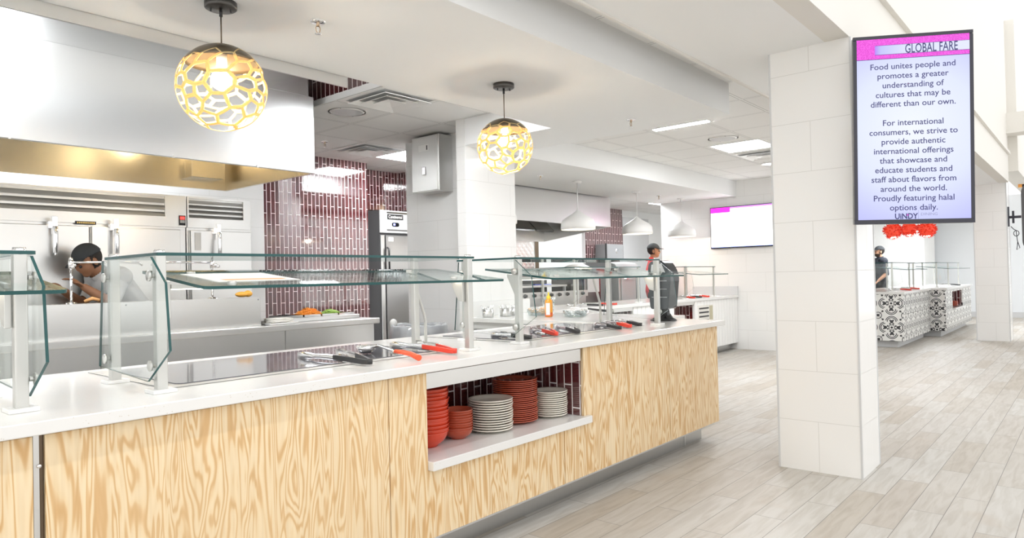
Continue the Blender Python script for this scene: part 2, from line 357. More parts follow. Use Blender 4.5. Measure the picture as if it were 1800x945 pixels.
st('trim_2', bx(-3, 14, 1.893, 1.913, 2.538, 2.56), m_gypc, 'pale moulding along the edge of the plaster ceiling', 'trim')
st('wall_upper', bx(-3, 13.5, 1.065, 1.2, 2.55, 5.2), m_gypc, 'cream upper wall above the tiled columns', 'wall')
st('wall_upper', bx(13.7, 21, .95, 1.2, 2.74, 5.2), m_gypc, 'cream upper wall beyond the far column', 'wall')
st('trim_3', bx(-3, 13.5, 1.03, 1.065, 2.985, 3.03), m_gypc, 'cream ledge moulding along the upper wall', 'trim')
st('pilaster', bx(13.5, 13.7, 1.08, 1.26, 2.585, 5.2), m_gypc, 'cream square pilaster on top of the far column', 'pilaster')
bmm = bx(13.36, 13.62, -3, 1.25, 3.33, 3.63).box(13.3, 13.68, -3, 1.28, 3.30, 3.335)
st('beam', bmm, m_gypc, 'cream boxed beam crossing high at the far column', 'beam')
mcw = [mat_wtile('y', .47, .3, 1.06, -.3), mat_wtile('x', .47, .3, 4.293, -.3)]
def column(name, x0, x1, y0, y1, z1, label):
    mb = MB(); P = [(x0,y0),(x1,y0),(x1,y1),(x0,y1)]
    v = [(a,b,0) for a,b in P]+[(a,b,z1) for a,b in P]
    mb.m = 0; mb.add(v, [(3,0,4,7),(1,2,6,5)]); mb.m = 1; mb.add(v, [(0,1,5,4),(2,3,7,6),(4,5,6,7),(3,2,1,0)])
    o = st(name, mb, mcw, label, 'column')
    t = MB()
    for a, b in P: t.box(a-.003 if a == x0 else a-.008, a+.008 if a == x0 else a+.003, b-.003 if b == y0 else b-.008, b+.008 if b == y0 else b+.003, 0, z1)
    t.build('corner_trim', m_lgrey, o)
    return o
column('column', 4.293, 4.70, 1.06, 1.531, 2.55, 'near white tiled square column carrying the tall menu screen')
column('column', 13.563, 13.95, 1.107, 1.56, 2.585, 'far white tiled square column beside the patterned counters')
st('wall_far', bx(10.56, 10.75, 3.0, 5.66, 0, 2.65), m_wt_y, 'white tiled wall carrying the wide menu screen', 'wall')
pm = MB(); pm.m = 0; pm.box(4.456, 5.15, 4.341, 4.45, 0, 2.65)
pm.mi[3] = pm.mi[5] = 1
st('wall_pier', pm, [mat_wtile('x', .62, .3, 4.456), m_wt_y], 'white tiled pier at the end of the soffit', 'wall')
st('wall_partition', bx(4.82, 5.15, 4.451, 5.57, 0, 2.65), m_wt_y, 'white tiled partition wall carrying the steel control cabinet', 'wall')
st('wall_kitchen', bx(-3, 3.895, 6.83, 7.0, 0, 3.0), m_wt_x, 'white tiled back wall behind the steel refrigerators', 'wall')
st('wall_accent', bx(3.897, 5.28, 6.83, 7.0, 0, 2.65), m_mar_x, 'glossy maroon upright-tiled wall behind the prep counter', 'wall')
st('wall_alcove', bx(5.0, 7.2, 7.76, 7.9, 0, 2.65).box(6.35, 6.45, 6.9, 7.76, 0, 2.65), m_gyp, 'white alcove wall behind the single refrigerator', 'wall')
st('wall_bulkhead', bx(5.281, 6.08, 7.2, 7.3, 2.13, 2.65), m_mar_x, 'maroon tiled bulkhead above the single refrigerator', 'wall')
st('wall_return', bx(6.081, 6.2, 6.9, 7.3, 2.13, 2.65), mat_maroon('y'), 'maroon tiled return beside the bulkhead', 'wall')
st('wall_riser', bx(3.262, 3.3, 3.37, 6.83, 2.701, 3.0), mat_maroon('y', .06, .3), 'steel riser above the edge of the tile ceiling, reflected maroon tiles in its colour', 'wall')  # steel-clad face: the tile wall's reflection is put in as a tile pattern
st('ceiling_hood', bx(-3, 3.3, 3.36, 6.83, 3.0, 3.05), m_gyp, 'raised ceiling over the cooking line', 'ceiling')
st('trim_4', bx(-3, 2.467, 3.362, 3.375, 2.349, 2.55), m_steelh, 'polished steel fascia strip along the soffit edge', 'trim')
st('wall_hoodback', bx(6.46, 8.9, 7.1, 7.3, 0, 2.65), m_gyp, 'white wall behind the far range hood', 'wall')
st('wall_splash', bx(7.3, 8.86, 7.085, 7.099, .8, 1.95), mat_diamond(), 'diamond-quilted steel splash panel under the far range hood', 'wall panel')
st('wall_far_kitchen', bx(7.5, 19, 8.06, 8.2, 0, 2.65), m_gyp, 'white back wall of the far kitchen', 'wall')
st('wall_far_accent', bx(11.69, 13.15, 8.0, 8.06, 0, 2.65), mat_maroon('x', .07, .3), 'maroon upright-tiled wall panel in the far kitchen', 'wall')
st('door_1', bx(13.2, 14.35, 8.02, 8.06, 0, 2.5), m_lgrey, 'pale grey door in the far kitchen', 'door')
st('wall_dining', bx(20, 20.2, -1, 9, 0, 2.9), M('pale_blue_paint', (.80,.83,.86), .7), 'pale blue-white wall behind the patterned counters', 'wall')
st('baseboard_dining', bx(19.97, 20, -1, 9, 0, .13), m_lgrey, 'grey baseboard under the pale blue wall', 'baseboard')
st('wall_dining_pier', bx(18.2, 19.5, 3.05, 9, 0, 2.65), m_gyp, 'white wall block left of the pale blue wall', 'wall')

# ------------------------------------------------------------------ ceiling things
def troffer(x0, x1, y0, y1, z, label, group='flat ceiling light panels'):
    t = empty('ceiling_light', ((x0+x1)/2, (y0+y1)/2, z), label, 'light', group)
    f = MB(); w = .018
    for a in ((x0,x1,y0,y0+w),(x0,x1,y1-w,y1),(x0,x0+w,y0+w,y1-w),(x1-w,x1,y0+w,y1-w)): f.box(*a, z-.012, z)
    f.build('frame', m_white, t)
    bx(x0+w, x1-w, y0+w, y1-w, z-.009, z-.003).build('diffuser', m_lamp, t); return t
troffer(5.035, 5.62, 5.80, 6.38, 2.65, 'square ceiling light panel above the single refrigerator')
troffer(3.36, 3.80, 3.42, 3.84, 2.65, 'added ceiling light panel hidden behind the soffit edge')  # hidden panel, added to brighten the kitchen's tile ceiling
troffer(7.39, 7.97, 2.76, 3.34, 2.65, 'square ceiling light panel beyond the soffit, near the wide menu screen')
troffer(.5, 1.3, 3.65, 4.2, 3.0, 'added unseen light panel in the raised ceiling before the hood')  # out of view, added to light the hood front and reflect in it
troffer(-.2, 2.6, 6.25, 6.6, 3.0, 'added unseen light panel in the raised ceiling behind the hood')  # unseen, added to brighten the white wall behind the hood
troffer(9.9, 10.5, 6.0, 6.6, 2.65, 'added hidden ceiling light panel over the far kitchen aisle')  # covered by the far soffit, added as extra light for the far kitchen
troffer(12.3, 12.9, 6.3, 6.9, 2.65, 'added hidden ceiling light panel before the far maroon wall')  # also out of sight, an added light for the far kitchen
troffer(15.5, 16.7, 2.4, 3.0, 2.65, 'added hidden ceiling light panel above the farther patterned counter')  # unseen panel added as extra light on the dining side
troffer(-1.2, 2.2, 1.5, 1.58, 2.55, 'slim ceiling light line over the walkway')
t = empty('linear_light', (6.11, 3.04, 2.65), 'slim glowing light line at the end of the soffit', 'light')
bx(6.07, 6.15, 2.75, 3.33, 2.632, 2.65).build('housing', m_white, t); bx(6.075, 6.145, 2.76, 3.32, 2.626, 2.632).build('diffuser', m_lamp, t)
t = empty('downlight', (9.2, 3.31, 2.65), 'small round glowing downlight near the far wall', 'light')
MB().lathe([(.11,-.012),(.11,0),(.085,0),(.085,-.012),(.11,-.012)], (9.2,3.31,2.65)).build('trim_ring', m_white, t); MB().lathe([(0,-.008),(.084,-.008)], (9.2,3.31,2.65)).build('lens', m_lamp, t)
def vent(x0, y0, label):
    w = .585; z = 2.65; t = empty('ceiling_vent', (x0+w/2, y0+w/2, z), label, 'vent', 'square ceiling air diffusers'); c = (x0+w/2, y0+w/2)
    def ring(a, za, b, zb, mb):
        mb.add([(c[0]+sx*a, c[1]+sy_*a, za) for sx, sy_ in ((-1,-1),(1,-1),(1,1),(-1,1))]+[(c[0]+sx*b, c[1]+sy_*b, zb) for sx, sy_ in ((-1,-1),(1,-1),(1,1),(-1,1))], [(i, (i+1) % 4, 4+(i+1) % 4, 4+i) for i in range(4)])
    mb = MB(); mb.box(c[0]-.27, c[0]+.27, c[1]-.27, c[1]+.27, z-.001, z-.0004); mb.build('throat', m_lgrey, t)
    mb = MB(); ring(.29, z-.004, .25, z-.006, mb); mb.build('frame', m_white, t, solid=.003)
    for a, b in ((.235, .175), (.16, .105)):
        mb = MB(); ring(a, z-.028, b, z-.006, mb); mb.build('louvre', m_white, t, solid=.004)
    mb = MB(); ring(.09, z-.03, .02, z-.012, mb); mb.add([(c[0]+sx*.02, c[1]+sy_*.02, z-.012) for sx, sy_ in ((-1,-1),(1,-1),(1,1),(-1,1))], [(0,1,2,3)]); mb.build('cone', m_white, t, solid=.003)
vent(3.265, 4.0, 'square ceiling air diffuser nearest the hood'); vent(4.45, 5.80, 'square ceiling air diffuser beside the light panel near the refrigerator'); vent(8.15, 2.8, 'square ceiling air diffuser behind the bright panel near the wide screen')
def speaker(x, y, label):
    t = empty('ceiling_speaker', (x, y, 2.65), label, 'speaker', 'round ceiling speakers')
    MB().lathe([(.13,-.006),(.148,0),(.16,0)], (x,y,2.65), 40).build('rim', m_white, t); MB().lathe([(0,-.012),(.08,-.011),(.13,-.006)], (x,y,2.65), 40).build('grille', m_lgrey, t)
    for a in (.6, 2.2, 3.7, 5.3): MB().sphere((x+.145*math.cos(a), y+.145*math.sin(a), 2.648), .005, n=8, m=6).build('screw', m_grey, t)
speaker(3.56, 4.86, 'round ceiling speaker beside the air diffuser near the hood'); speaker(7.12, 3.05, 'round ceiling speaker before the bright panel near the wide screen')
def sprinkler(x, y, z, label):
    t = empty('fire_sprinkler', (x, y, z), label, 'sprinkler', 'ceiling fire sprinklers')
    MB().lathe([(0,-.006),(.03,-.006),(.036,-.002),(.036,0)], (x,y,z), 24).build('escutcheon', m_chrome, t)
    b = MB().lathe([(.008,-.006),(.008,-.022),(.005,-.022)], (x,y,z), 12)
    for s in (-1, 1): b.tube([(x+s*.006,y,z-.02),(x+s*.012,y,z-.03),(x+s*.01,y,z-.045),(x,y,z-.055)], .0025, 8)
    b.build('frame_arms', M('brass', (.55,.42,.3), .3, .9), t)
    MB().lathe([(0,-.055),(.016,-.056),(.016,-.058),(0,-.06)], (x,y,z), 16).build('deflector', m_chrome, t)
for x, y, z, l in ((1.846,2.731,2.41,'fire sprinkler in the soffit between the two globe pendants'),(4.669,2.74,2.41,'fire sprinkler at the end of the soffit beyond the second globe pendant'),(6.432,5.02,2.405,'fire sprinkler beside the pendant nearest the pier'),
                   (9.435,5.084,2.405,'fire sprinkler between the two farthest dome pendants'),(4.145,6.05,2.65,'fire sprinkler in the tile ceiling before the maroon wall')): sprinkler(x, y, z, l)

# globe pendants
def globe_pendant(x, y, zc, R, zs, seed, label):
    rr = random.Random(seed)
    t = empty('globe_pendant', (x, y, zs), label, 'pendant lamp', 'woven globe pendant lamps')
    MB().lathe([(0,-.028),(.06,-.028),(.066,-.024),(.066,0),(0,0)], (x,y,zs), 36).build('canopy', M('bronze_canopy', (.10,.095,.09), .35, .8), t)
    for a in (2.6, 5.7):
        MB().lathe([(0,-.04),(.004,-.04),(.004,-.028)], (x+.04*math.cos(a),y+.04*math.sin(a),zs), 10).build('canopy_screw', m_black, t)
    MB().tube([(x,y,zs-.028),(x,y,zc+R*.93)], .003, 8).build('cord', m_bronze, t)
    MB().tube([(x,y,zs-.06),(x,y,zs-.025)], .007, 10).build('strain_relief', m_black, t)
    # lattice: cells of random seeds, stretched sideways, on the sphere
    pts = []
    for _ in range(4000):
        v = Vector((rr.gauss(0,1), rr.gauss(0,1), rr.gauss(0,1))).normalized()
        if len(pts) > 150: break
        q = Vector((v.x, v.y, v.z*2.1))
        if rr.random() > abs(q.length)/2.1: continue
        if all((q-p).length > .43+.10*math.sin(9*v.x+5*v.z) for p in pts): pts.append(q)
    bm = bmesh.new()
    for p in pts: bm.verts.new(p)
    bmesh.ops.convex_hull(bm, input=bm.verts); bmesh.ops.triangulate(bm, faces=bm.faces); bm.faces.ensure_lookup_table(); bm.faces.index_update()
    cen = []
    for f in bm.faces:
        nrm = f.normal.copy(); c0 = f.calc_center_median()
        if nrm.dot(c0) < 0: nrm = -nrm
        cen.append(Vector((c0.x, c0.y, c0.z/2.1)).normalized())
    mb = MB()
    for v in bm.verts:
        fs = list(v.link_faces)
        if len(fs) < 3: continue
        n = Vector((v.co.x, v.co.y, v.co.z/2.1)).normalized()
        a = n.orthogonal().normalized(); b = n.cross(a)
        fs.sort(key=lambda f: math.atan2((cen[f.index]-n).dot(b), (cen[f.index]-n).dot(a)))
        loop = [cen[f.index] for f in fs]; c = sum(loop, Vector())/len(loop)
        if c.z/c.length > .66: continue
        inner = []; w = rr.uniform(.032,.055)
        for p in loop:
            d = c-p; inner.append(p+d*min(.45, w/max(d.length, .01)))
        # split each side in four so that ribbons follow the sphere
        O = []; I = []
        for i in range(len(loop)):
            for k in range(4):
                u = k/4; O.append(loop[i].lerp(loop[(i+1) % len(loop)], u)); q = inner[i].lerp(inner[(i+1) % len(loop)], u)
                I.append(q.lerp(c, .02*math.sin(PI*u)))
        n_ = len(O); vs = [Vector((x,y,zc))+p.normalized()*R for p in O+I]
        mb.add(vs, [(i, (i+1) % n_, n_+(i+1) % n_, n_+i) for i in range(n_)], True)
    bm.free()
    mm = M('cream_shade', (.93,.72,.36), .5); nt = mm.node_tree
    tr = nd(nt, 'ShaderNodeBsdfTranslucent'); tr.inputs[0].default_value = (1,.72,.34,1); mx = nd(nt, 'ShaderNodeMixShader'); mx.inputs[0].default_value = .4
    lk(nt, B(mm).outputs[0], mx.inputs[1]); lk(nt, tr.outputs[0], mx.inputs[2]); lk(nt, mx.outputs[0], nt.nodes['Material Output'].inputs[0])
    sh = mb.build('lattice_shade', mm, t, solid=.003)
    prof = [(R*1.005*math.sin(a), R*1.005*math.cos(a)) for a in [i*PI*.31/10 for i in range(11)]]
    MB().lathe([(.004,R*1.02)]+prof[1:]+[(prof[-1][0]-.004, prof[-1][1])]+[(r*.975, h*.985) for r, h in prof[::-1][:-1]], (x,y,zc), 48).build('cap', M('bronze_cap', (.20,.16,.11), .3, .8), t)
    MB().lathe([(0,R*.95),(.022,R*.95),(.022,R*.5),(0,R*.5)], (x,y,zc), 20).build('socket', m_white, t)
    bl = MB().sphere((x,y,zc+R*.18), .045, n=20, m=12).build('bulb', glow('warm_bulb', (1,.92,.78), 25.), t)
    L = bpy.data.lights.new('bulb_light', 'POINT'); L.energy = 4; L.color = (1,.87,.68); L.shadow_soft_size = .05
    lo = bpy.data.objects.new('bulb_light', L); COL.objects.link(lo); lo.parent = t; lo.location = Vector((x,y,zc-R*.25))-ORG[t]
globe_pendant(1.437, 2.843, 2.043, .183, 2.41, 3, 'larger-looking woven gold globe pendant nearest the hood')
globe_pendant(3.234, 2.80, 2.02, .173, 2.41, 11, 'woven gold globe pendant before the white tiled pier')

# white dome pendants over the far counter
def dome_pendant(x, y, label, src=None):
    if src: return copy_tree(src, (x, y, 2.405), label=label)
    t = empty('dome_pendant', (x, y, 2.405), label, 'pendant lamp', 'white dome pendant lamps')
    MB().lathe([(0,-.02),(.055,-.02),(.06,0),(0,0)], (x,y,2.405), 24).build('canopy', m_white, t)
    MB().tube([(x,y,2.39),(x,y,2.03)], .007, 8).build('stem', m_white, t)
    pr = [(.008,2.045),(.03,2.025),(.085,1.985),(.155,1.945),(.198,1.912),(.214,1.88),(.219,1.835),(.218,1.795)]
    MB().lathe([(r, z-2.405) for r, z in pr]+[(r-.006, z-2.409) for r, z in pr[::-1][:-1]]+[(0,1.99-2.405)], (x,y,2.405), 44).build('shade', m_white, t)
    MB().sphere((x,y,1.86), .04, n=16, m=10).build('bulb', glow('pendant_bulb', (1,.83,.6), 12.), t)
    L = bpy.data.lights.new('pendant_light', 'POINT'); L.energy = 4; L.color = (1,.85,.66); L.shadow_soft_size = .05
    lo = bpy.data.objects.new('pendant_light', L); COL.objects.link(lo); lo.parent = t; lo.location = Vector((0,0,1.83-2.405))
    return t
dp = dome_pendant(5.62, 5.0, 'white dome pendant half hidden behind the tiled pier')
dome_pendant(7.17, 5.01, 'white dome pendant hanging in front of the far range hood', dp)
dome_pendant(8.71, 5.05, 'white dome pendant hanging in front of the far maroon tiles', dp)
dome_pendant(10.06, 5.03, 'white dome pendant beside the wide menu screen', dp)

# ------------------------------------------------------------------ the plywood service counter
YF = 2.12                                     # front plane of the panels
ct = empty('service_counter', (2.6, 2.6, 0), 'long serving counter faced in figured pine plywood with steel kick', 'counter')
pl = .018
def panel(poly):
    return MB().prism(poly, 'y', YF, YF+pl).build('plywood_panel', m_ply, ct, bevel=.0015)
Z0, Z1, ZS = .132, .815, .44
panel([(-1.2,Z0),(.546,Z0),(.546,Z1),(-1.2,Z1)])
panel([(.573,Z0),(1.720,Z0),(1.720,Z1),(.573,Z1)])
panel([(1.724,Z0),(2.864,Z0),(2.864,.414),(1.922,.414),(1.922,Z1),(1.724,Z1)])
panel([(2.868,Z0),(4.012,Z0),(4.012,Z1),(3.05,Z1),(3.05,.414),(2.868,.414)])
panel([(4.018,Z0),(4.753,Z0),(4.753,Z1),(4.018,Z1)])
MB().box(.5475, .5605, YF+.004, YF+.03, Z0, Z1).build('steel_joint_strip', m_steel, ct); MB().box(.5607, .5715, YF+.012, YF+.03, Z0, Z1).build('bronze_joint_strip', m_bronze, ct)
MB().lathe([(0,-.004),(.005,-.004),(.006,0)], (.560, YF+.003, .735), 12, 'y').build('joint_screw', m_chrome, ct)
bx(4.735, 4.753, YF+pl, 3.18, Z0, Z1).build('end_panel', m_ply, ct)
body = MB()
for a in ((-1.2,1.915,YF+.03,3.1),(3.06,4.734,YF+.03,3.1)): body.box(*a, .11, .812)
body.box(1.915, 3.06, 2.63, 3.1, .11, .812); body.box(1.915, 3.06, YF+.03, 2.63, .11, .405)
body.build('carcass', m_lgrey, ct)
bx(-1.2, 4.43, 2.236, 3.0, 0, .125).build('kick_plate', m_kick, ct); bx(4.437, 4.70, 2.236, 3.0, 0, .125).build('kick_plate', m_kick, ct)
bx(4.425, 4.441, 2.232, 2.24, 0, .125).build('kick_joint', m_steel, ct)
bx(1.922, 3.035, YF+.006, YF+.03, .748, .812).build('niche_header', m_steelh, ct)
MB().box(1.915, 3.06, 2.60, 2.625, .452, .812).build('niche_tile_back', m_mar_x, ct)
bx(3.045, 3.062, YF+pl, 2.6, .452, .80).build('niche_tile_side', m_mar_y, ct); bx(1.908, 1.922, YF+pl, 2.6, .452, .80).build('niche_tile_side', m_mar_y, ct)
sh = MB().prism([(1.924,2.0901),(3.086,2.0901),(3.086,YF-.001),(3.044,YF-.001),(3.044,2.598),(1.923,2.598),(1.923,2.105)], 'z', .414, .452).build('niche_shelf', m_quartz, ct, bevel=.003)
# quartz worktop: a long run and a return leg, one slab
top = MB().prism([(-1.2,2.09),(4.835,2.09),(4.88,2.53),(4.88,2.64),(5.3,2.64),(5.3,4.33),(4.36,4.33),(4.26,2.64),(4.2,2.64),(4.2,3.17),(-1.2,3.20)], 'z', .8205, .857)
tag(top.build('worktop', m_quartz, bevel=.003), 'continuous speckled white quartz worktop on the plywood counter', 'worktop')
rc = empty('return_counter', (4.8, 3.8, 0), 'white framed return counter standing against the tiled pier', 'counter')
b = MB()
for x in (4.39, 5.22):
    for y in (3.25, 4.22): bx(x, x+.045, y, y+.045, 0, .82).build('leg', m_lgrey, rc)
bx(4.40, 5.26, 3.26, 4.26, .76, .8195).build('apron', m_white, rc); bx(4.40, 5.26, 3.26, 4.26, .35, .38).build('under_shelf', m_steel, rc)
bx(4.44, 5.3, 4.305, 4.331, .858, .99).build('upstand', m_white, rc)

# hot plates set flush in the worktop
def hotplate(x0, x1, y0, y1, label):
    t = empty('induction_hotplate', ((x0+x1)/2, (y0+y1)/2, .857), label, 'hotplate', 'dark glass hotplates set in the worktop')
    z = .8575
    MB().prism([(x0,y0),(x1,y0),(x1,y1),(x0,y1)], 'z', z, z+.0015).build('frame', M('hotplate_frame', (.70,.69,.66), .25, .3), t)
    b_ = MB(); r = .03; P = []
    for cx_, cy_, a0 in ((x1-.06-r,y1-.05-r,0),(x0+.06+r,y1-.05-r,PI/2),(x0+.06+r,y0+.06+r,PI),(x1-.06-r,y0+.06+r,1.5*PI)):
        P += [(cx_+r*math.cos(a0+k*PI/8), cy_+r*math.sin(a0+k*PI/8)) for k in range(5)]
    b_.prism(P, 'z', z+.0016, z+.005); b_.build('glass_plate', m_cook, t)
    s_ = MB()
    for a in ((x0,x1,y0,y0+.002),(x0,x0+.002,y0,y1)): s_.box(*a, z+.0005, z+.0022)
    s_.build('seal', m_grey, t)
hotplate(.986, 2.328, 2.355, 3.09, 'long dark glass hotplate behind the nearer glass guard'); hotplate(2.788, 4.12, 2.355, 3.06, 'dark glass hotplate behind the farther glass guard')

# ------------------------------------------------------------------ glass sneeze guards
ZC = .857
def pane(name, poly, axis, a, b, parent, edge=True):
    """glass sheet: faces clear, cut edges green"""
    mb = MB(); mb.prism(poly, axis, a, b); n = len(poly); mb.mi = [0, 0]+[1]*n
    return mb.build(name, [m_glass, m_gedge], parent)
def round_poly(P, rads, k=5):
    out = []
    n = len(P)
    for i in range(n):
        p = Vector(P[i]); r = rads[i]
        if r == 0: out.append(tuple(p)); continue
        a = (Vector(P[i-1])-p).normalized(); c = (Vector(P[(i+1) % n])-p).normalized()
        q0 = p+a*r; q1 = p+c*r
        for j in range(k+1):
            u = j/k; out.append(tuple(q0*(1-u)**2+p*2*u*(1-u)+q1*u*u))
    return out
def guard(x0, x1, label, left_end=True, right_end=False, posts=((0,1),(1,1)), rod=None):
    """x0..x1 post centres; front posts y=2.305, rear posts y=2.69"""
    t = empty('sneeze_guard', ((x0+x1)/2, 2.5, ZC), label, 'sneeze guard', 'glass sneeze guards on the worktop')
    pane('top_glass', round_poly([(x0-.012,2.29),(x1+.04,2.29),(x1+.04,2.75),(x0-.012,2.75)], [.012,.02,.02,.012]), 'z', 1.297, 1.307, t)
    # slanted lower pane
    y0, z0, y1, z1 = 2.125, 1.190, 2.60, 1.250
    d = Vector((0, y1-y0, z1-z0)).normalized(); nrm = Vector((0, -d.z, d.y))*.005
    P = round_poly([(x0+.06,0),(x1+.07,0),(x1+.07,.479),(x0+.06,.479)], [.03,.03,.01,.01])
    vs = [Vector((px, y0, z0))+d*q+nrm*s for s in (-1, 1) for px, q in P]; n = len(P)
    mb = MB(); mb.add(vs, [tuple(range(n))[::-1], tuple(range(n, 2*n))]+[(i, (i+1) % n, n+(i+1) % n, n+i) for i in range(n)]); mb.mi = [0, 0]+[1]*n
    mb.build('lower_glass', [m_glass, m_gedge], t)
    prof = [(2.30,1.293),(2.195,1.208),(2.17,1.0),(2.335,.892),(2.755,.915),(2.715,1.293)]
    if left_end: pane('end_glass', prof, 'x', x0-.03, x0-.022, t)
    if right_end: pane('end_glass', prof, 'x', x1+.024, x1+.032, t)
    for x in (x0, x1):
        for y, kind in ((2.305, 0), (2.69, 1)):
            p = MB()
            p.prism(round_poly([(x-.0165,y-.0165),(x+.0165,y-.0165),(x+.0165,y+.0165),(x-.0165,y+.0165)], [.005]*4, 3), 'z', ZC+.012, 1.296)
            post = p.build('post', m_post, t)
            bx(x-.037, x+.037, y-.037, y+.037, ZC+.0002, ZC+.012).build('base_plate', m_white, post, bevel=.002)
            MB().lathe([(0,1.3175),(.016,1.3165),(.017,1.307)], (x,y,0), 20).build('glass_button', m_chrome, post)
            side = (x0-.03 if (x == x0 and left_end) else (x1+.032 if (x == x1 and right_end) else None))
            if side is not None:
                for z in (1.232, .945):
                    sg = -1 if x == x0 else 1
                    MB().lathe([(.007, -sg*.012),(.007,0),(.017,0),(.017,sg*.006),(0,sg*.007)], (side,y,z), 20, 'x').build('clamp_button', m_post, post)
    for x in (x0+.02 if left_end else x0, x1):                              # bracket holding the slanted pane
        bk = MB().prism([(2.31,1.215),(2.40,1.222),(2.40,1.205),(2.345,1.10),(2.31,1.09)], 'x', x-.035 if x == x1 else x+.0, x-.018 if x == x1 else x+.017)
        bk.build('pane_bracket', m_post, t, bevel=.002)
    for x in (x0+.19, x1-.2):
        for y in (2.2, 2.5):
            zz = z0+(z1-z0)*(y-y0)/(y1-y0); MB().lathe([(0,.012),(.014,.011),(.015,.006),(.015,-.008),(0,-.009)], (x,y,zz), 16).build('pane_clip', m_post, t)
    bar = MB(); bar.box(x0+.05, x1-.02, 2.335, 2.365, 1.188, 1.203); lb = bar.build('light_bar', m_post, t)
    bx(x0+.06, x1-.03, 2.339, 2.361, 1.1855, 1.188).build('led_strip', m_led, lb)
    return t
guard(-1.0, .567, 'glass sneeze guard cut off at the near end of the worktop', left_end=False, right_end=True)
guard(.945, 2.37, 'glass sneeze guard over the longer, nearer hotplate')
guard(2.745, 4.215, 'glass sneeze guard over the farther hotplate', right_end=True)
t = MB(); d = Vector((0,.475,.06)).normalized()
P_ = [(1.10,.10),(1.42,.12),(1.40,.36),(1.08,.34)]
t.add([Vector((px, 2.125, 1.1962))+d*q for px, q in P_]+[Vector((px, 2.125, 1.197))+d*q for px, q in P_], [(3,2,1,0),(4,5,6,7),(0,1,5,4),(1,2,6,5),(2,3,7,6),(3,0,4,7)])
t = tag(t.build('paper_sheet', m_wplas), 'white printed sheet lying on the slanted glass of the nearer guard', 'paper')
k = MB(); P_ = [(1.14,.13),(1.38,.145),(1.375,.175),(1.135,.16)]; k.add([Vector((px, 2.125, 1.1976))+d*q for px, q in P_], [(0,1,2,3)]); k.build('orange_print', M('orange_print', (.80,.42,.20), .6), t)
# service conduits beside the rear posts
for x, l in ((2.47, 'bent satin service pipe behind the long hotplate'), (4.16, 'bent satin service pipe behind the farther hotplate')):
    c = MB().tube([(x-.045,2.75,1.235),(x-.045,2.75,1.17),(x-.035,2.75,1.145),(x+.005,2.74,1.02),(x+.015,2.74,.985),(x+.015,2.74,.8575)], .0085, 12)
    tag(c.build('service_pipe', m_post), l, 'pipe', 'bent service pipes on the worktop')

# ------------------------------------------------------------------ cooking line
m_inner = mat_steel('hood_steel_warm_reflection', (.66,.60,.49), .24, 'z', .03, .08)  # same steel as the hood; warm reflected tone and darkening put into its colour
hd = empty('range_hood', (.8, 5.35, 2.05), 'large brushed steel range hood over the cooking line', 'range hood')
bx(-1.5, 3.09, 4.65, 4.68, 2.05, 2.65).build('front_panel', m_hood, hd, bevel=.003)
bx(3.062, 3.09, 4.681, 6.05, 2.05, 2.65).build('end_panel', m_inner, hd)
bx(-1.5, 3.061, 6.02, 6.05, 2.05, 2.65).build('rear_panel', m_inner, hd); bx(-1.5, 3.061, 4.681, 6.019, 2.6, 2.65).build('top_panel', m_hood, hd)
bx(-1.5, 3.075, 4.70, 6.04, 2.651, 2.999).build('closure_panel', m_hood, hd)
for x in (.55, 1.1, 2.0, 2.6): bx(x, x+.012, 4.642, 4.65, 2.045, 2.065).build('clip', m_steel, hd)
j = MB(); j.box(2.70, 2.98, 5.90, 6.018, 2.13, 2.33); j.build('junction_box', m_inner, hd, bevel=.004)
hl = MB().lathe([(0,-.05),(.04,-.045),(.055,-.02),(.05,0)], (1.2,5.3,2.6), 20).build('hood_lamp', glow('hood_glass', (1,.80,.48), 6.), hd)
hl2 = MB().lathe([(0,-.05),(.04,-.045),(.055,-.02),(.05,0)], (2.5,5.3,2.6), 20).build('hood_lamp', glow('hood_glass', (1,.80,.48), 6.), hd)
for x in (1.2, 2.5):
    L = bpy.data.lights.new('hood_light', 'POINT'); L.energy = 2.2; L.color = (1,.80,.50); L.shadow_soft_size = .06
    lo = bpy.data.objects.new('hood_light', L); COL.objects.link(lo); lo.parent = hd; lo.location = Vector((x,5.3,2.5))-ORG[hd]

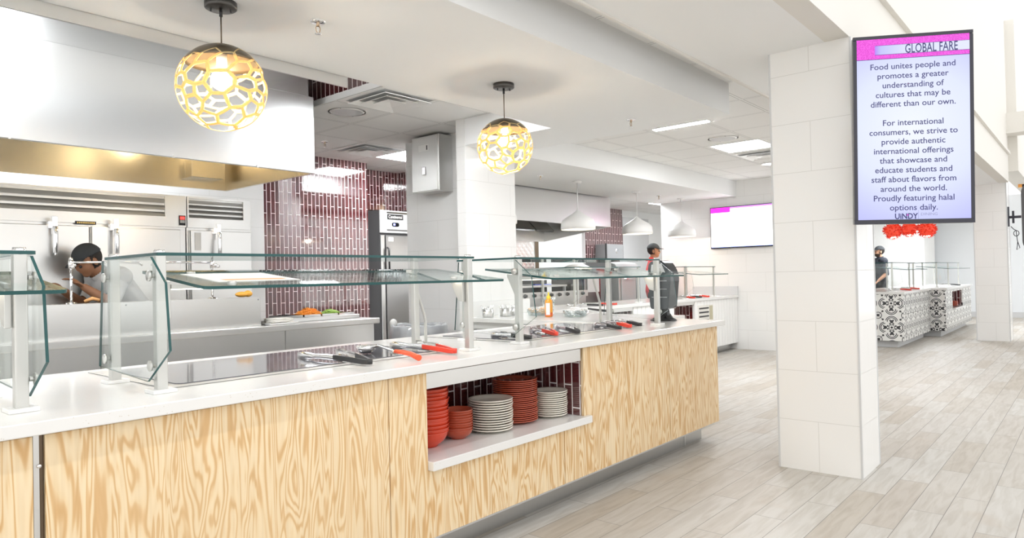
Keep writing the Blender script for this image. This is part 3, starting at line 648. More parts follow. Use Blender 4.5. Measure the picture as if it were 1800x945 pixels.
def fridge(x0, x1, slats, doors, lx0, lx1, label, disp=None):
    t = empty('reach_in_refrigerator', ((x0+x1)/2, 6.4, 0), label, 'refrigerator', 'steel refrigerators behind the cooking line')
    bx(x0, x1, 6.02, 6.8, .12, 1.97).build('cabinet', m_steel, t, bevel=.003)
    for x in (x0+.06, x1-.06):
        for y in (6.1, 6.72): MB().lathe([(.025,.12),(.02,.01),(.025,0),(0,0)], (x,y,0), 12).build('foot', m_grey, t)
    f = MB(); f.box(x0, lx0, 6.0, 6.02, 1.70, 1.97); f.box(lx1, x1, 6.0, 6.02, 1.70, 1.97); f.box(lx0, lx1, 6.0, 6.02, 1.70, 1.785); f.box(lx0, lx1, 6.0, 6.02, 1.955, 1.97)
    f.build('front_fascia', m_steelh, t); h = .17/slats
    for k in range(slats):
        z = 1.785+k*h
        MB().prism([(5.995,z),(6.0,z),(6.035,z+h*.95),(6.03,z+h*.95)], 'x', lx0, lx1).build('louvre_slat', m_steelh, t)
    bx(lx0, lx1, 6.04, 6.05, 1.785, 1.955).build('louvre_back', m_dsteel, t)
    for dx0, dx1, hx in doors:
        d = bx(dx0, dx1, 5.965, 6.015, .16, 1.675).build('door', m_steel, t, bevel=.004)
        hb = MB(); hb.box(hx-.028, hx+.028, 5.93, 5.965, 1.69, 1.755) if False else hb.box(hx-.03, hx+.012, 5.925, 5.964, 1.645, 1.70)
        hb.box(hx-.012, hx+.024, 5.90, 5.93, 1.60, 1.735)
        hb.tube([(hx+.006,5.9,1.66),(hx+.006,5.895,1.6),(hx+.006,5.895,1.46)], [.017,.018,.017], 14); hb.tube([(hx+.006,5.895,1.462),(hx+.006,5.895,1.44)], [.01,.008], 10)
        hb.build('handle', m_chrome, d, bevel=.003)
    if disp:
        d = bx(disp-.027, disp+.027, 5.992, 6.0, 1.715, 1.80).build('thermostat', m_bgloss, t); bx(disp-.02, disp+.02, 5.9905, 5.992, 1.765, 1.792).build('red_display', glow('red_display', (.85,.06,.05), .8), d); bx(disp-.02, disp+.02, 5.9905, 5.992, 1.735, 1.76).build('label_plate', m_lgrey, d)
    return t
f1 = fridge(1.02, 2.692, 3, [(1.06,1.925,1.673),(1.945,2.625,2.093)], 1.1, 2.515, 'wide two-door steel refrigerator behind the cooking line', 2.655)
npl = bx(1.84, 1.985, 5.995, 6.0, 1.69, 1.715).build('name_plate', m_black, f1)
for k in range(9): bx(1.852+k*.0142, 1.862+k*.0142, 5.9935, 5.995, 1.697, 1.709).build('plate_mark', m_gold, npl)
f2 = fridge(2.70, 3.285, 4, [(2.715,3.27,2.928)], 2.715, 3.215, 'narrow one-door steel refrigerator next to the white tiled wall')
bx(2.745, 2.80, 5.962, 5.9648, 1.50, 1.655).build('door_card', m_wplas, f2)

pc = empty('prep_counter', (1.5, 5.25, 0), 'long stainless steel cooking-line counter before the refrigerators', 'counter')
MB().box(-1.2, 3.9, 4.9, 5.42, .822, .871).build('counter_top', m_steelh, pc, bevel=.006)
xs = [-1.2, .25, 1.65, 2.98, 3.86]
for a, b in zip(xs, xs[1:]): bx(a+.002, b-.002, 4.935, 5.40, .12, .821).build('front_panel', m_steel, pc)
for x in (-1, .5, 2, 3.78):
    for y in (5.0, 5.34): MB().tube([(x,y,.12),(x,y,0)], .02, 12).build('foot', m_grey, pc)
wr = empty('wok_range', (.9, 5.2, .871), 'steel wok range with tall splash panel on the cooking-line counter', 'range')
bx(-1.1, 2.81, 5.0, 5.02, .8715, 1.094).build('splash_panel', m_steel, wr); bx(-1.1, 2.81, 5.0205, 5.2, 1.075, 1.094).build('faucet_ledge', m_steelh, wr)
bx(-1.1, 2.81, 5.0205, 5.40, .8715, 1.04).build('range_body', m_steel, wr)
for x in (2.79, 1.83):
    MB().lathe([(0,-.003),(.006,-.003),(.006,0)], (x,4.9995,1.075), 10, 'y').build('screw', m_grey, wr)
for x in (.6, 1.3, 2.2): MB().lathe([(.15,0),(.16,.03),(.13,.035),(.12,.0)], (x,5.31-.02,1.041), 28).build('burner_ring', m_dsteel, wr) if False else None
def faucet(x, sgn, label):
    t = empty('wok_faucet', (x, 5.1, 1.094), label, 'faucet', 'swing faucets on the wok range')
    MB().lathe([(0,.012),(.014,.012),(.03,.008),(.034,0)], (x,5.1,1.0945), 20).build('base_flange', m_chrome, t)
    MB().tube([(x,5.1,1.1),(x,5.1,1.345)], .008, 12).build('riser', m_chrome, t)
    v = MB(); v.lathe([(0,-.03),(.014,-.028),(.016,0),(.014,.028),(0,.03)], (x,5.1,1.355), 16); v.lathe([(0,-.04),(.012,-.04),(.013,.02),(0,.02)], (x,5.075,1.345), 14, 'y'); v.lathe([(0,.045),(.01,.045),(.012,.03),(.008,.02)], (x,5.1,1.35), 14)
    v.build('valve', m_chrome, t)
    MB().lathe([(.004,-.02),(.01,-.02),(.011,-.07),(.0,-.072)], (x-sgn*.012,5.09,1.335), 12, 'y').build('lever', m_chrome, t)
    MB().tube([(x,5.1,1.365),(x+sgn*.30,5.1,1.368),(x+sgn*.42,5.1,1.362),(x+sgn*.44,5.1,1.345)], .007, 12).build('spout', m_chrome, t)
faucet(1.537, 1, 'chrome swing faucet left on the wok range, spout pointing right'); faucet(2.475, -1, 'chrome swing faucet near the end of the wok range, spout pointing left')
o = MB(); o.sphere((2.71,5.1,1.118), .055, .03, .022); o.sphere((2.76,5.1,1.122), .035, .028, .026); tag(o.build('orange_package', M('orange_wrap', (.85,.42,.06), .35)), 'crumpled orange package lying on the wok range ledge', 'package')
o = MB().tube([(1.62,5.12,1.105),(1.66,5.1,1.125),(1.70,5.09,1.112)], [.012,.013,.010], 12); tag(o.build('wooden_handle', M('turned_wood', (.70,.36,.14), .5)), 'short orange-brown wooden handle lying beside the faucet on the range ledge', 'utensil')
# refrigerated rail with pans
pr = empty('pan_rail', (3.45, 5.25, .871), 'low steel pan rail on the end of the cooking-line counter', 'pan rail')
bx(2.86, 3.83, 5.10, 5.40, .8715, .905).build('rail_body', m_steelh, pr, bevel=.004)
for k in range(4):
    x = 3.10+k*.175; q = MB(); 
    for a in ((x,x+.16,5.12,5.13),(x,x+.16,5.37,5.38),(x,x+.01,5.13,5.37),(x+.15,x+.16,5.13,5.37)): q.box(*a, .9055, .925)
    q.box(x+.01, x+.15, 5.13, 5.37, .9055, .909); q.build('food_pan', m_chrome, pr)
def heap(name, cx_, cy_, z, rx, ry, h, n, mat, label, cat, seed, ln=.05, r=.004):
    rr = random.Random(seed); b = MB()
    for _ in range(n):
        a = rr.random()*2*PI; q = math.sqrt(rr.random()); x = cx_+rx*q*math.cos(a); y = cy_+ry*q*math.sin(a); zz = z+.006+(h)*(1-q*q)*rr.uniform(.55,1)
        t = rr.random()*PI; d = Vector((math.cos(t), math.sin(t), rr.uniform(-.3,.3)))*ln*.5; c = Vector((x,y,zz)); d2 = Vector((rr.uniform(-1,1), rr.uniform(-1,1), rr.uniform(0,1)))*ln*.15
        p = [c-d, c+d2, c+d]; p = [Vector((v.x, v.y, max(v.z, z+r))) for v in p]; b.tube(p, r, 5)
    b.sphere((cx_,cy_,z+h*.25), rx*.8, ry*.8, h*.5, 16, 10)
    return tag(b.build(name, mat), label, cat, kind='stuff')
heap('shredded_carrot', 3.40, 5.25, .9095, .095, .10, .06, 260, M('carrot', (.90,.33,.04), .5), 'heap of shredded orange carrot in the steel pan rail', 'carrot', 3)
heap('sliced_greens', 3.62, 5.25, .9095, .07, .09, .035, 120, M('greens', (.35,.55,.12), .5), 'sliced green vegetables in the steel pan rail beside the carrot', 'vegetable', 4)
cb = MB().prism(round_poly([(2.86,4.95),(3.12,4.95),(3.12,5.09),(2.86,5.09)], [.02]*4), 'z', .8715, .884); tag(cb.build('cutting_board', m_wplas, bevel=.002), 'white cutting board on the cooking-line counter before the pan rail', 'cutting board')
b = MB(); rr = random.Random(5)
for k in range(4): b.add([(2.88+i*.0275, 4.96+jj*.115/3, .888+k*.008+rr.uniform(0,.006)) for jj in range(4) for i in range(8)], [(i+8*jj, i+1+8*jj, i+9+8*jj, i+8+8*jj) for jj in range(3) for i in range(7)], True)
tag(b.build('folded_towel', M('towel', (.84,.82,.76), .9), solid=.007), 'folded cream towel on the white cutting board', 'towel')

# single refrigerator with black badge
t = empty('badged_refrigerator', (5.95, 7.3, 0), 'single steel refrigerator with black badge under the maroon bulkhead', 'refrigerator')
bx(5.525, 6.34, 6.92, 7.70, .1, 2.10).build('cabinet', M('charcoal_panel', (.055,.055,.06), .35), t)
for x in (5.6, 6.26): MB().tube([(x,7.0,.1),(x,7.0,0)], .025, 12).build('foot', m_grey, t)
bx(5.525, 6.34, 6.90, 6.919, 1.81, 2.10).build('control_fascia', m_lgrey, t, bevel=.004)
d = bx(5.60, 6.33, 6.885, 6.919, .2, 1.78).build('door', mat_steel('door_steel', (.45,.45,.45), .28, 'x'), t, bevel=.004); bx(5.535, 5.59, 6.90, 6.919, .2, 1.78).build('stile', m_steel, t)
MB().tube([(5.62,6.885,1.62),(5.62,6.85,1.60),(5.62,6.85,1.30),(5.62,6.885,1.28)], .012, 10).build('handle', m_bgloss, d)
bx(5.64, 5.72, 6.8835, 6.885, 1.70, 1.755).build('door_card', m_wplas, d)
bd = bx(5.64, 5.90, 6.895, 6.8995, 1.985, 2.05).build('badge', m_black, t); text_mesh('badge_letters', [('Continental', .058, .13, .012, 'CENTER', .82)], m_wplas, bd, (5.64,6.894,1.987), (1,0,0), (0,0,1), .02)
ds = MB().prism(round_poly([(5.715,1.895),(5.83,1.895),(5.83,1.945),(5.715,1.945)], [.022]*4), 'y', 6.894, 6.8995).build('thermostat', m_bgloss, t); bx(5.735, 5.765, 6.892, 6.894, 1.908, 1.932).build('digits', glow('blue_digits', (.25,.3,1.), 2.), ds)
for z in (1.845, 2.068): bx(5.63, 6.30, 6.896, 6.8995, z-.006, z+.012).build('vent_slot', m_dsteel, t)

# steel control cabinet on the partition
t = empty('control_cabinet', (4.72, 5.1, 2.07), 'steel control cabinet fixed high on the white tiled partition', 'cabinet')
bx(4.64, 4.8195, 4.87, 5.27, 2.07, 2.628).build('case', m_steel, t, bevel=.004); dr = bx(4.626, 4.64, 4.885, 5.255, 2.08, 2.618).build('door', m_steelh, t, bevel=.003)
bx(4.6245, 4.626, 5.0, 5.15, 2.475, 2.54).build('label', m_wplas, dr); bx(4.6235, 4.6245, 5.02, 5.035, 2.485, 2.53).build('label_mark', m_black, dr)
for z in (2.24,): bx(4.617, 4.626, 5.045, 5.10, z, z+.08).build('latch', m_chrome, dr, bevel=.006)

# waste bin with clear liner
t = empty('waste_bin', (4.45, 5.0, 0), 'grey waste bin with clear plastic liner beside the cooking-line counter', 'bin')
MB().lathe([(0,.01),(.19,.01),(.20,0),(.245,.74),(.255,.75),(.25,.76),(.238,.74),(.19,.02)], (4.45,5.0,0), 36).build('barrel', m_grey, t)
lm = mat_glass('clear_plastic', (.90,.92,.95), 3.); nt = lm.node_tree; o_ = nt.nodes['Material Output']; df = nd(nt, 'ShaderNodeBsdfDiffuse'); df.inputs[0].default_value = (.85,.88,.92,1); mx = nd(nt, 'ShaderNodeMixShader'); mx.inputs[0].default_value = .4
src_ = o_.inputs[0].links[0].from_socket; lk(nt, src_, mx.inputs[1]); lk(nt, df.outputs[0], mx.inputs[2]); lk(nt, mx.outputs[0], o_.inputs[0])
b = MB(); rr = random.Random(2); n = 64; rows = []
for i, (r, z) in enumerate(((.232,.60),(.236,.745),(.25,.775),(.268,.762),(.272,.70),(.268,.62),(.262,.55))):
    rows.append([(4.45+(r+rr.uniform(-.009,.009))*math.cos(2*PI*k/n), 5.0+(r+rr.uniform(-.009,.009))*math.sin(2*PI*k/n), z+rr.uniform(-.008,.008)) for k in range(n)])
b.add([p for q in rows for p in q], [(i*n+k, i*n+(k+1) % n, (i+1)*n+(k+1) % n, (i+1)*n+k) for i in range(len(rows)-1) for k in range(n)], True); b.build('liner', lm, t)
b = MB(); b.sphere((4.30,5.2,.785), .04, .035, .045, 14, 10); b.tube([(4.30,5.2,.75),(4.29,5.19,.68)], [.02,.012], 8); b.build('liner_knot', m_wplas, t)

# ------------------------------------------------------------------ crockery on the niche shelf
ORDN = ['topmost', 'second', 'third', 'fourth', 'fifth', 'sixth', 'seventh', 'eighth', 'ninth', 'tenth', 'eleventh', 'twelfth', 'thirteenth', 'fourteenth', 'fifteenth', 'sixteenth', 'seventeenth', 'eighteenth', 'nineteenth', 'twentieth', 'twenty-first', 'twenty-second', 'twenty-third', 'twenty-fourth']
def plate_prof(R, h): return [(0,.0015),(R*.5,.0015),(R*.53,0),(R*.58,0),(R*.62,.003),(R*.84,h*.40),(R*.965,h*.64),(R*.99,h*.70),(R,h*.80),(R,h*.93),(R*.985,h),(R*.86,h*.80),(R*.62,.0075),(R*.55,.006),(0,.006)]
def bowl_prof(R, h, foot): return [(0,.003),(foot*.85,.003),(foot*.9,0),(foot,0),(foot*1.04,.006),(R*.80,h*.36),(R*.93,h*.68),(R*.985,h*.94),(R*1.005,h*.985),(R*.985,h),(R*.955,h*.97),(R*.89,h*.70),(R*.76,h*.42),(foot*.9,.010),(0,.009)]
def stack(name, prof, mat, x, y, n, dz, what, where, cat, group, seed, jit=.002, z=.4525):
    rr = random.Random(seed); src = None
    for k in range(n):
        d = n-1-k; px = x+rr.uniform(-jit, jit); py = y+rr.uniform(-jit, jit)
        lab = f'{what}, {ORDN[d]} of {where}' if d == 0 else (f'{what}, bottom of {where}' if k == 0 else f'{what}, {ORDN[d]} from the top of {where}')
        if src is None: src = tag(MB().lathe(prof, (px,py,z), 48).build(name, mat, origin=(px,py,z)), lab, cat, group)
        else: copy_tree(src, (px, py, z+k*dz), label=lab)
bp = bowl_prof(.1, .07, .05)
stack('melamine_bowl', bp, m_bowl, 2.105, 2.324, 13, .0161, 'large glossy red bowl', 'the tall bowl stack', 'bowl', 'large red bowls on the niche shelf', 1, .0022)
stack('melamine_bowl', [(r*.073/.1, h*.045/.07) for r, h in bp], m_rplate, 2.293, 2.318, 9, .0115, 'small red bowl', 'the low bowl stack', 'bowl', 'small red bowls on the niche shelf', 2, .0012)
stack('dinner_plate', plate_prof(.11, .020), m_plate, 2.505, 2.300, 13, .0117, 'off-white plate', 'the stack beside the small bowls', 'plate', 'off-white plates beside the small bowls', 3, .0025)
stack('dinner_plate', plate_prof(.12, .019), m_rplate, 2.737, 2.341, 22, .0098, 'brick-red plate', 'the tall plate stack', 'plate', 'brick-red plates on the niche shelf', 4, .0025)
stack('dinner_plate', plate_prof(.096, .020), m_plate, 2.946, 2.272, 12, .0110, 'off-white plate', 'the stack at the maroon tiled end', 'plate', 'off-white plates at the tiled end of the niche', 5, .0022)

# ------------------------------------------------------------------ tongs on the worktop
def tongs(hx, hy, tx, ty, spread, hm, label, z=.863, arch=.05):
    """hinge at (hx,hy), tips around (tx,ty)"""
    t = empty('serving_tongs', (hx, hy, z), label, 'tongs', 'serving tongs on the worktop')
    h = Vector((hx,hy,0)); d = Vector((tx,ty,0))-h; L = d.length; d.normalize(); p = Vector((-d.y,d.x,0))
    for s in (-1, 1):
        def pt(u, w=0., zz=0.): return h+d*L*u+p*(s*(.008+spread*.5*min(1,u*1.15)**.9)+w)+Vector((0,0,z+zz))
        b = MB(); n = 14; vs = []; fs = []
        for i in range(n+1):
            u = i/n; hw = .0085+.004*math.sin(PI*min(1,u*1.2)) if u < .72 else .011+.014*math.sin(PI*(u-.72)/.28*.62)
            lift = .006+.012*math.sin(PI*u*.9)-(.010*max(0,(u-.75)/.25))
            # channel section: web upright, flanges inward
            q = [pt(u, -s*.006, lift+hw), pt(u, 0, lift+hw), pt(u, 0, max(.0005, lift-hw)), pt(u, -s*.006, max(.0005, lift-hw))]
            vs += q
        for i in range(n):
            for k in range(3): fs.append((i*4+k, i*4+k+1, i*4+k+5, i*4+k+4))
        b.add(vs, fs, True); b.build('arm', m_chrome, t, solid=.0014)
        if hm:
            b = MB(); vs = []; fs = []
            for i in range(7):
                u = .0+i/6*.44; hw = .0105; lift = .006+.012*math.sin(PI*u*.9)+.002
                for w, zz in ((-s*.008,lift+hw),(s*.004,lift+hw),(s*.004,max(.0003,lift-hw)),(-s*.008,max(.0003,lift-hw))): vs.append(pt(u, w, zz))
            for i in range(6):
                for k in range(4): fs.append((i*4+k, i*4+(k+1) % 4, (i+1)*4+(k+1) % 4, (i+1)*4+k))
            fs += [(0,1,2,3)[::-1], (24,25,26,27)]; b.add(vs, fs, False); b.build('grip', hm, t, bevel=.002)
    MB().lathe([(0,0),(.011,.001),(.012,.022),(.0,.023)], (hx,hy,z+.0003), 14).build('hinge', hm or m_chrome, t)
    return t
m_bgrip = M('black_grip', (.03,.03,.032), .45)
tongs(1.735, 2.25, 1.80, 2.72, .17, m_bgrip, 'black-handled tongs spread open at the front of the long hotplate')
tongs(2.20, 2.235, 2.30, 2.72, .12, m_red, 'red-handled tongs beside the ladle and the post between the two guards')
tongs(2.905, 2.365, 2.95, 2.66, .05, m_bgrip, 'black-handled tongs behind the corner post of the farther guard')
tongs(3.157, 2.375, 3.38, 2.70, .08, m_red, 'red-handled tongs, next to the corner post of the farther guard')
tongs(3.325, 2.338, 3.60, 2.665, .08, m_bgrip, 'black-handled tongs at the middle of the farther hotplate')
tongs(3.697, 2.284, 3.855, 2.56, .04, m_bgrip, 'black-handled tongs at the far corner of the farther hotplate')
tongs(3.844, 2.298, 4.03, 2.60, .035, m_red, 'red-handled tongs at the far end of the farther guard')
tongs(3.985, 2.305, 4.15, 2.60, .03, m_bgrip, 'black-handled tongs nearest the far end post of the guard')
# ladle with red handle
t = empty('serving_spoon', (1.96, 2.4, .863), 'steel ladle with bent red handle on the long hotplate', 'ladle')
b = MB().lathe([(0,0),(.025,.003),(.042,.018),(.047,.038),(.045,.038),(.040,.019),(.024,.005),(0,.002)], (1.985,2.60,.8632), 28); b.build('cup', m_chrome, t)
MB().tube([(1.982,2.557,.898),(1.978,2.50,.906),(1.968,2.40,.892),(1.962,2.36,.887)], [.009,.007,.0055,.0055], 10).build('shank', m_chrome, t)
MB().tube([(1.963,2.365,.888),(1.958,2.31,.888),(1.952,2.25,.884),(1.945,2.20,.874),(1.942,2.185,.872)], [.009,.010,.011,.0125,.013], 12).build('handle', M('orange_red_grip', (.85,.10,.03), .4), t)

# ------------------------------------------------------------------ menu screens
e0 = Vector((.479,-.878,0)).normalized(); ph = .018; Z = Vector((0,0,1))
ex = e0*math.cos(ph)-Z*math.sin(ph); uz = Z*math.cos(ph)+e0*math.sin(ph); nz = ex.cross(uz)
W_, H_ = .603, 1.048; P0 = Vector((4.178, 1.028, 1.9735)); cT = P0+e0*W_/2-Vector((0,0,.0))
t = empty('menu_screen', tuple(cT-Z*H_/2), 'tall wall-mounted menu screen with lettering on the near white column', 'screen')
m_bez = M('screen_bezel', (.03,.03,.045), .25)
m_pink = glow('magenta_light', (.42,.01,.36), 1.0); m_lav = glow('lavender_light', (.70,.74,.96), 1.0); m_ink = M('navy_ink', (.045,.045,.16), .5); m_ink2 = M('grey_ink', (.30,.32,.45), .5)
for m in (m_pink, m_lav): B(m).inputs['Base Color'].default_value = (.02,.02,.02,1)
def tp(u, v, w=0.): return cT+ex*u+uz*v+nz*w
bz = MB()
for cu, cv, hu, hv in ((0,H_/2-.009,W_/2,.009),(0,-H_/2+.012,W_/2,.012),(-W_/2+.009,0,.009,H_/2-.021),(W_/2-.009,0,.009,H_/2-.021)): bz.obox(tp(cu,cv,0), ex, uz, hu, hv, .007)
bz.build('bezel', m_bez, t)
bk = MB(); bk.obox(tp(0,0,-.022), ex, uz, W_/2, H_/2, .014); bk.obox(tp(0,0,-.048), ex, uz, W_/2-.035, H_/2-.05, .014); bk.build('housing', m_grey, t, bevel=.006)
for v in (.33, -.05, -.3): MB().obox(tp(-W_/2+.03,v,-.05), ex, uz, .012, .05 if v > 0 else .03, .012).build('rear_port', m_bez, t)
sw, shh = W_-.036, H_-.039; sc_ = tp(0,.0015,.001); TL = sc_-ex*sw/2+uz*shh/2+nz*.003
def sp(u, v, w=0.): return TL+ex*u-uz*v+nz*w
mlav = M('lavender_screen', (.02,.02,.02), .2); nt = mlav.node_tree; pos, s_ = wpos(nt)
dv = nd(nt, 'ShaderNodeVectorMath', operation='DISTANCE'); lk(nt, pos, dv.inputs[0]); dv.inputs[1].default_value = tuple(sc_)
lk(nt, ramp(nt, math_(nt, 'DIVIDE', dv.outputs['Value'], .6), [(0, (.80,.84,.97)), (.55, (.68,.73,.96)), (1, (.45,.46,.93))]), B(mlav).inputs['Emission Color']); B(mlav).inputs['Emission Strength'].default_value = .50
m_grad = M('header_fade', (.02,.02,.02), .2); nt = m_grad.node_tree; pos, s_ = wpos(nt)
sb = nd(nt, 'ShaderNodeVectorMath', operation='SUBTRACT'); lk(nt, pos, sb.inputs[0]); sb.inputs[1].default_value = tuple(TL); dt = nd(nt, 'ShaderNodeVectorMath', operation='DOT_PRODUCT'); lk(nt, sb.outputs[0], dt.inputs[0]); dt.inputs[1].default_value = tuple(ex)
lk(nt, ramp(nt, math_(nt, 'DIVIDE', dt.outputs['Value'], sw), [(.16, (.42,.16,.85)), (.22, (.48,.5,.95)), (.45, (.66,.70,.96)), (1, (.70,.73,.95))]), B(m_grad).inputs['Emission Color']); B(m_grad).inputs['Emission Strength'].default_value = .50
scr = MB().obox(sc_, ex, uz, sw/2, shh/2, .003).build('display_panel', mlav, t)
def band(name, u0, u1, v0, v1, mat, w): return MB().obox(sp((u0+u1)/2,(v0+v1)/2,w), ex, uz, (u1-u0)/2, (v1-v0)/2, .0004).build(name, mat, scr)
mpk = M('magenta_screen', (.02,.02,.02), .2); nt = mpk.node_tree; pos, s_ = wpos(nt)
vz = nd(nt, 'ShaderNodeTexVoronoi'); vz.inputs['Scale'].default_value = 160; lk(nt, pos, vz.inputs['Vector']); lk(nt, ramp(nt, vz.outputs['Distance'], [(.2, (.55,.01,.45)), (.6, (.72,.06,.62))]), B(mpk).inputs['Emission Color']); B(mpk).inputs['Emission Strength'].default_value = .6
band('header_band', 0, sw, 0, .112, mpk, .0006); band('header_title_bar', .165*sw, sw, .038, .088, m_grad, .0012); band('header_line', 0, sw, .112, .1145, m_ink, .0012)
band('title_line', .165*sw, sw, .0875, .0895, m_ink, .0016); band('title_line', .165*sw, sw, .0365, .038, m_ink, .0016)
lines = ['Food unites people and','promotes a greater','understanding of','cultures that may be','different than our own.','','For international','consumers, we strive to','provide authentic','international offerings','that showcase and','educate students and','staff about flavors from','around the world.','Proudly featuring halal','options daily.']
L_ = [(l, .0455, .5*sw, -(.158+.0523*i)-.013, 'CENTER', 1.0) for i, l in enumerate(lines) if l]
for q in L_: text_mesh('menu_lettering', [q], m_ink, scr, sp(0,0,.0012), ex, uz, .009)
text_mesh('title_lettering', [('GLOBAL FARE', .070, .90*sw, -.0865, 'RIGHT', .60)], m_ink, scr, sp(0,0,.0022), ex, uz, .010)
text_mesh('logo_lettering', [('UiNDY', .043, .432*sw, -(1.003), 'CENTER', .88)], m_ink, scr, sp(0,0,.0012), ex, uz, .025)
band('logo_accent', .44*sw, .45*sw, .978, .986, mpk, .0022); band('logo_divider', .54*sw, .542*sw, .958, 1.005, m_ink2, .0012)
text_mesh('logo_caption', [('DINING', .021, .56*sw, -.986, 'LEFT', 1.15)], m_ink2, scr, sp(0,0,.0012), ex, uz)
a = MB().box(4.36, 4.52, 1.045, 1.057, 1.85, 2.10); wpl = a.build('wall_plate', m_bez, t)
MB().tube([(4.44,1.045,1.97),(4.50,.98,1.97),(4.46,.87,1.97),tuple(tp(.06,0,-.06))], .02, 10).build('mount_arm', m_bez, t)

# wide screen on the far wall
t = empty('menu_screen', (10.53, 4.17, 1.593), 'wide wall-mounted screen showing a bright page, on the far tiled wall', 'screen')
bx(10.515, 10.557, 3.58, 4.755, 1.593, 2.255).build('housing', m_bez, t, bevel=.003)
sc2 = bx(10.511, 10.5149, 3.592, 4.742, 1.612, 2.243).build('display_panel', glow('white_screen', (1,1,1), 1.0), t)
bx(10.5095, 10.511, 4.42, 4.742, 2.162, 2.243).build('header_band', glow('magenta_screen', (.80,.02,.55), 1.0), sc2); bx(10.5095, 10.511, 3.592, 4.42, 2.218, 2.243).build('header_band', glow('violet_screen', (.42,.16,.60), .9), sc2)
for k, (y0_, y1_) in enumerate(((3.75,4.4),(3.7,4.36),(3.85,4.42),(3.7,4.3),(3.66,4.38),(3.72,4.25))):
    bx(10.5098, 10.511, y0_, y1_, 2.08-.07*k, 2.086-.07*k).build('faint_text_row', glow('faint_text', (.86,.86,.88), .95), sc2)
bx(10.5095, 10.511, 3.592, 4.742, 1.612, 1.618).build('lower_edge', glow('blue_edge', (.12,.2,.7), .9), sc2)

# screen seen from behind on the far column
t = empty('menu_screen', (13.70, .5, 1.44), 'dark back of a screen on an arm at the far column', 'screen')
P_ = round_poly([(.20,1.455),(.925,1.455),(.925,2.53),(.20,2.53)], [.06,.16,.16,.06], 8)
MB().prism(P_, 'x', 13.66, 13.73).build('rear_housing', M('dark_grey_case', (.10,.10,.105), .45), t, bevel=.015); MB().prism([(y, z) for y, z in ((.21,1.47),(.91,1.47),(.91,2.52),(.21,2.52))], 'x', 13.7305, 13.745).build('display_panel', m_bgloss, t)
bx(13.67, 13.72, 1.085, 1.104, 1.85, 2.17).build('wall_plate', m_bez, t); b = MB().tube([(13.69,1.085,2.0),(13.69,1.02,2.0),(13.69,.93,2.0)], .022, 10); b.box(13.675, 13.705, 1.02, 1.05, 1.90, 2.10); b.build('mount_arm', m_bez, t)
c = [(13.69,1.07,1.85),(13.67,1.03,1.80)]+[(13.67,1.0+.035*math.cos(a),1.735+.045*math.sin(a)) for a in [i*.5+1.6 for i in range(26)]]+[(13.67,.99,1.62),(13.67,.96,1.5),(13.67,1.0,1.47),(13.67,.985,1.6)]
MB().tube(c, .006, 6).build('loose_cable', m_bez, t)
s = MB(); s.prism([(1.10,2.70),(.98,2.78),(.93,2.80),(.93,2.92),(1.06,2.95),(1.13,3.03)], 'x', 15.98, 16.0); sg = tag(s.build('hanging_sign', M('red_sign', (.80,.08,.06), .5)), 'small red and orange hanging sign behind the dark screen at the far column', 'sign')
bx(15.972, 15.979, 1.02, 1.12, 2.68, 2.74).build('orange_panel', M('orange_sign', (.90,.40,.08), .5), sg)
MB().tube([(15.99,1.0,2.93),(15.99,1.0,3.25),(15.99,.96,3.25)], .006, 6).build('hanger', m_lgrey, sg)

# ------------------------------------------------------------------ things on the return counter
m_sauce = M('orange_sauce', (.88,.36,.02), .2, coat=.4); x, y, z = 4.704, 3.614, .8575
t = empty('sauce_bottle', (x, y, z), 'orange squeeze bottle with yellow cap and white label on the return counter', 'bottle')
MB().lathe([(0,.0005),(.029,.0005),(.034,.006),(.034,.125),(.030,.142),(.016,.152),(.015,.158),(0,.158)], (x,y,z), 28).build('body', m_sauce, t)
MB().lathe([(.0344,.0),(.0344,.032)], (x,y,z+.006), 28).build('deep_orange_sauce', M('red_orange_sauce', (.75,.14,.015), .2, coat=.4), t)
MB().lathe([(.017,.156),(.018,.178),(.008,.184),(.006,.206),(.003,.212),(0,.212)], (x,y,z), 20).build('cap', M('yellow_cap', (.92,.62,.03), .35), t)
b = MB(); n = 10; a0 = 3.0
vs = [(x+.0349*math.cos(a0+i*.11), y+.0349*math.sin(a0+i*.11), z+h) for h in (.018,.12) for i in range(n+1)]; b.add(vs, [(i, i+1, n+2+i, n+1+i) for i in range(n)], True); b.build('label', m_wplas, t)
def gbowl(x, y, R, h, label, fill):
    t = empty('glass_bowl', (x, y, .8575), label, 'bowl', 'clear glass bowls on the return counter')
    pr = [(0,.0006),(R*.8,.0006),(R*.93,.01),(R*.98,h*.6),(R,h),(R*.98,h),(R*.955,h*.6),(R*.9,.014),(0,.006)]
    MB().lathe(pr, (x,y,.8575), 32).build('bowl_wall', mat_glass('bowl_glass', (.90,.93,.94), 2.5), t); MB().lathe([(R*.985,h*.985),(R*1.01,h*1.0),(R*1.0,h*1.02),(R*.975,h*1.0)], (x,y,.8575), 32).build('rim', m_lgrey, t)
    rr = random.Random(int(x*1000)); b = MB()
    for k in range(34):
        a = rr.random()*6.28; q = R*.8*math.sqrt(rr.random()); b.sphere((x+q*math.cos(a), y+q*math.sin(a), .8575+.02+rr.random()*h*.75), rr.uniform(.010,.02), rr.uniform(.010,.02), rr.uniform(.008,.012), 8, 6)
    tag(b.build('bowl_filling', fill[0]), fill[1], 'food', kind='stuff')
    return t
gbowl(4.79, 3.40, .104, .055, 'clear glass bowl right of the orange squeeze bottle', (M('pale_wraps', (.80,.79,.76), .5), 'pale wrapped pieces filling the glass bowl right of the squeeze bottle'))
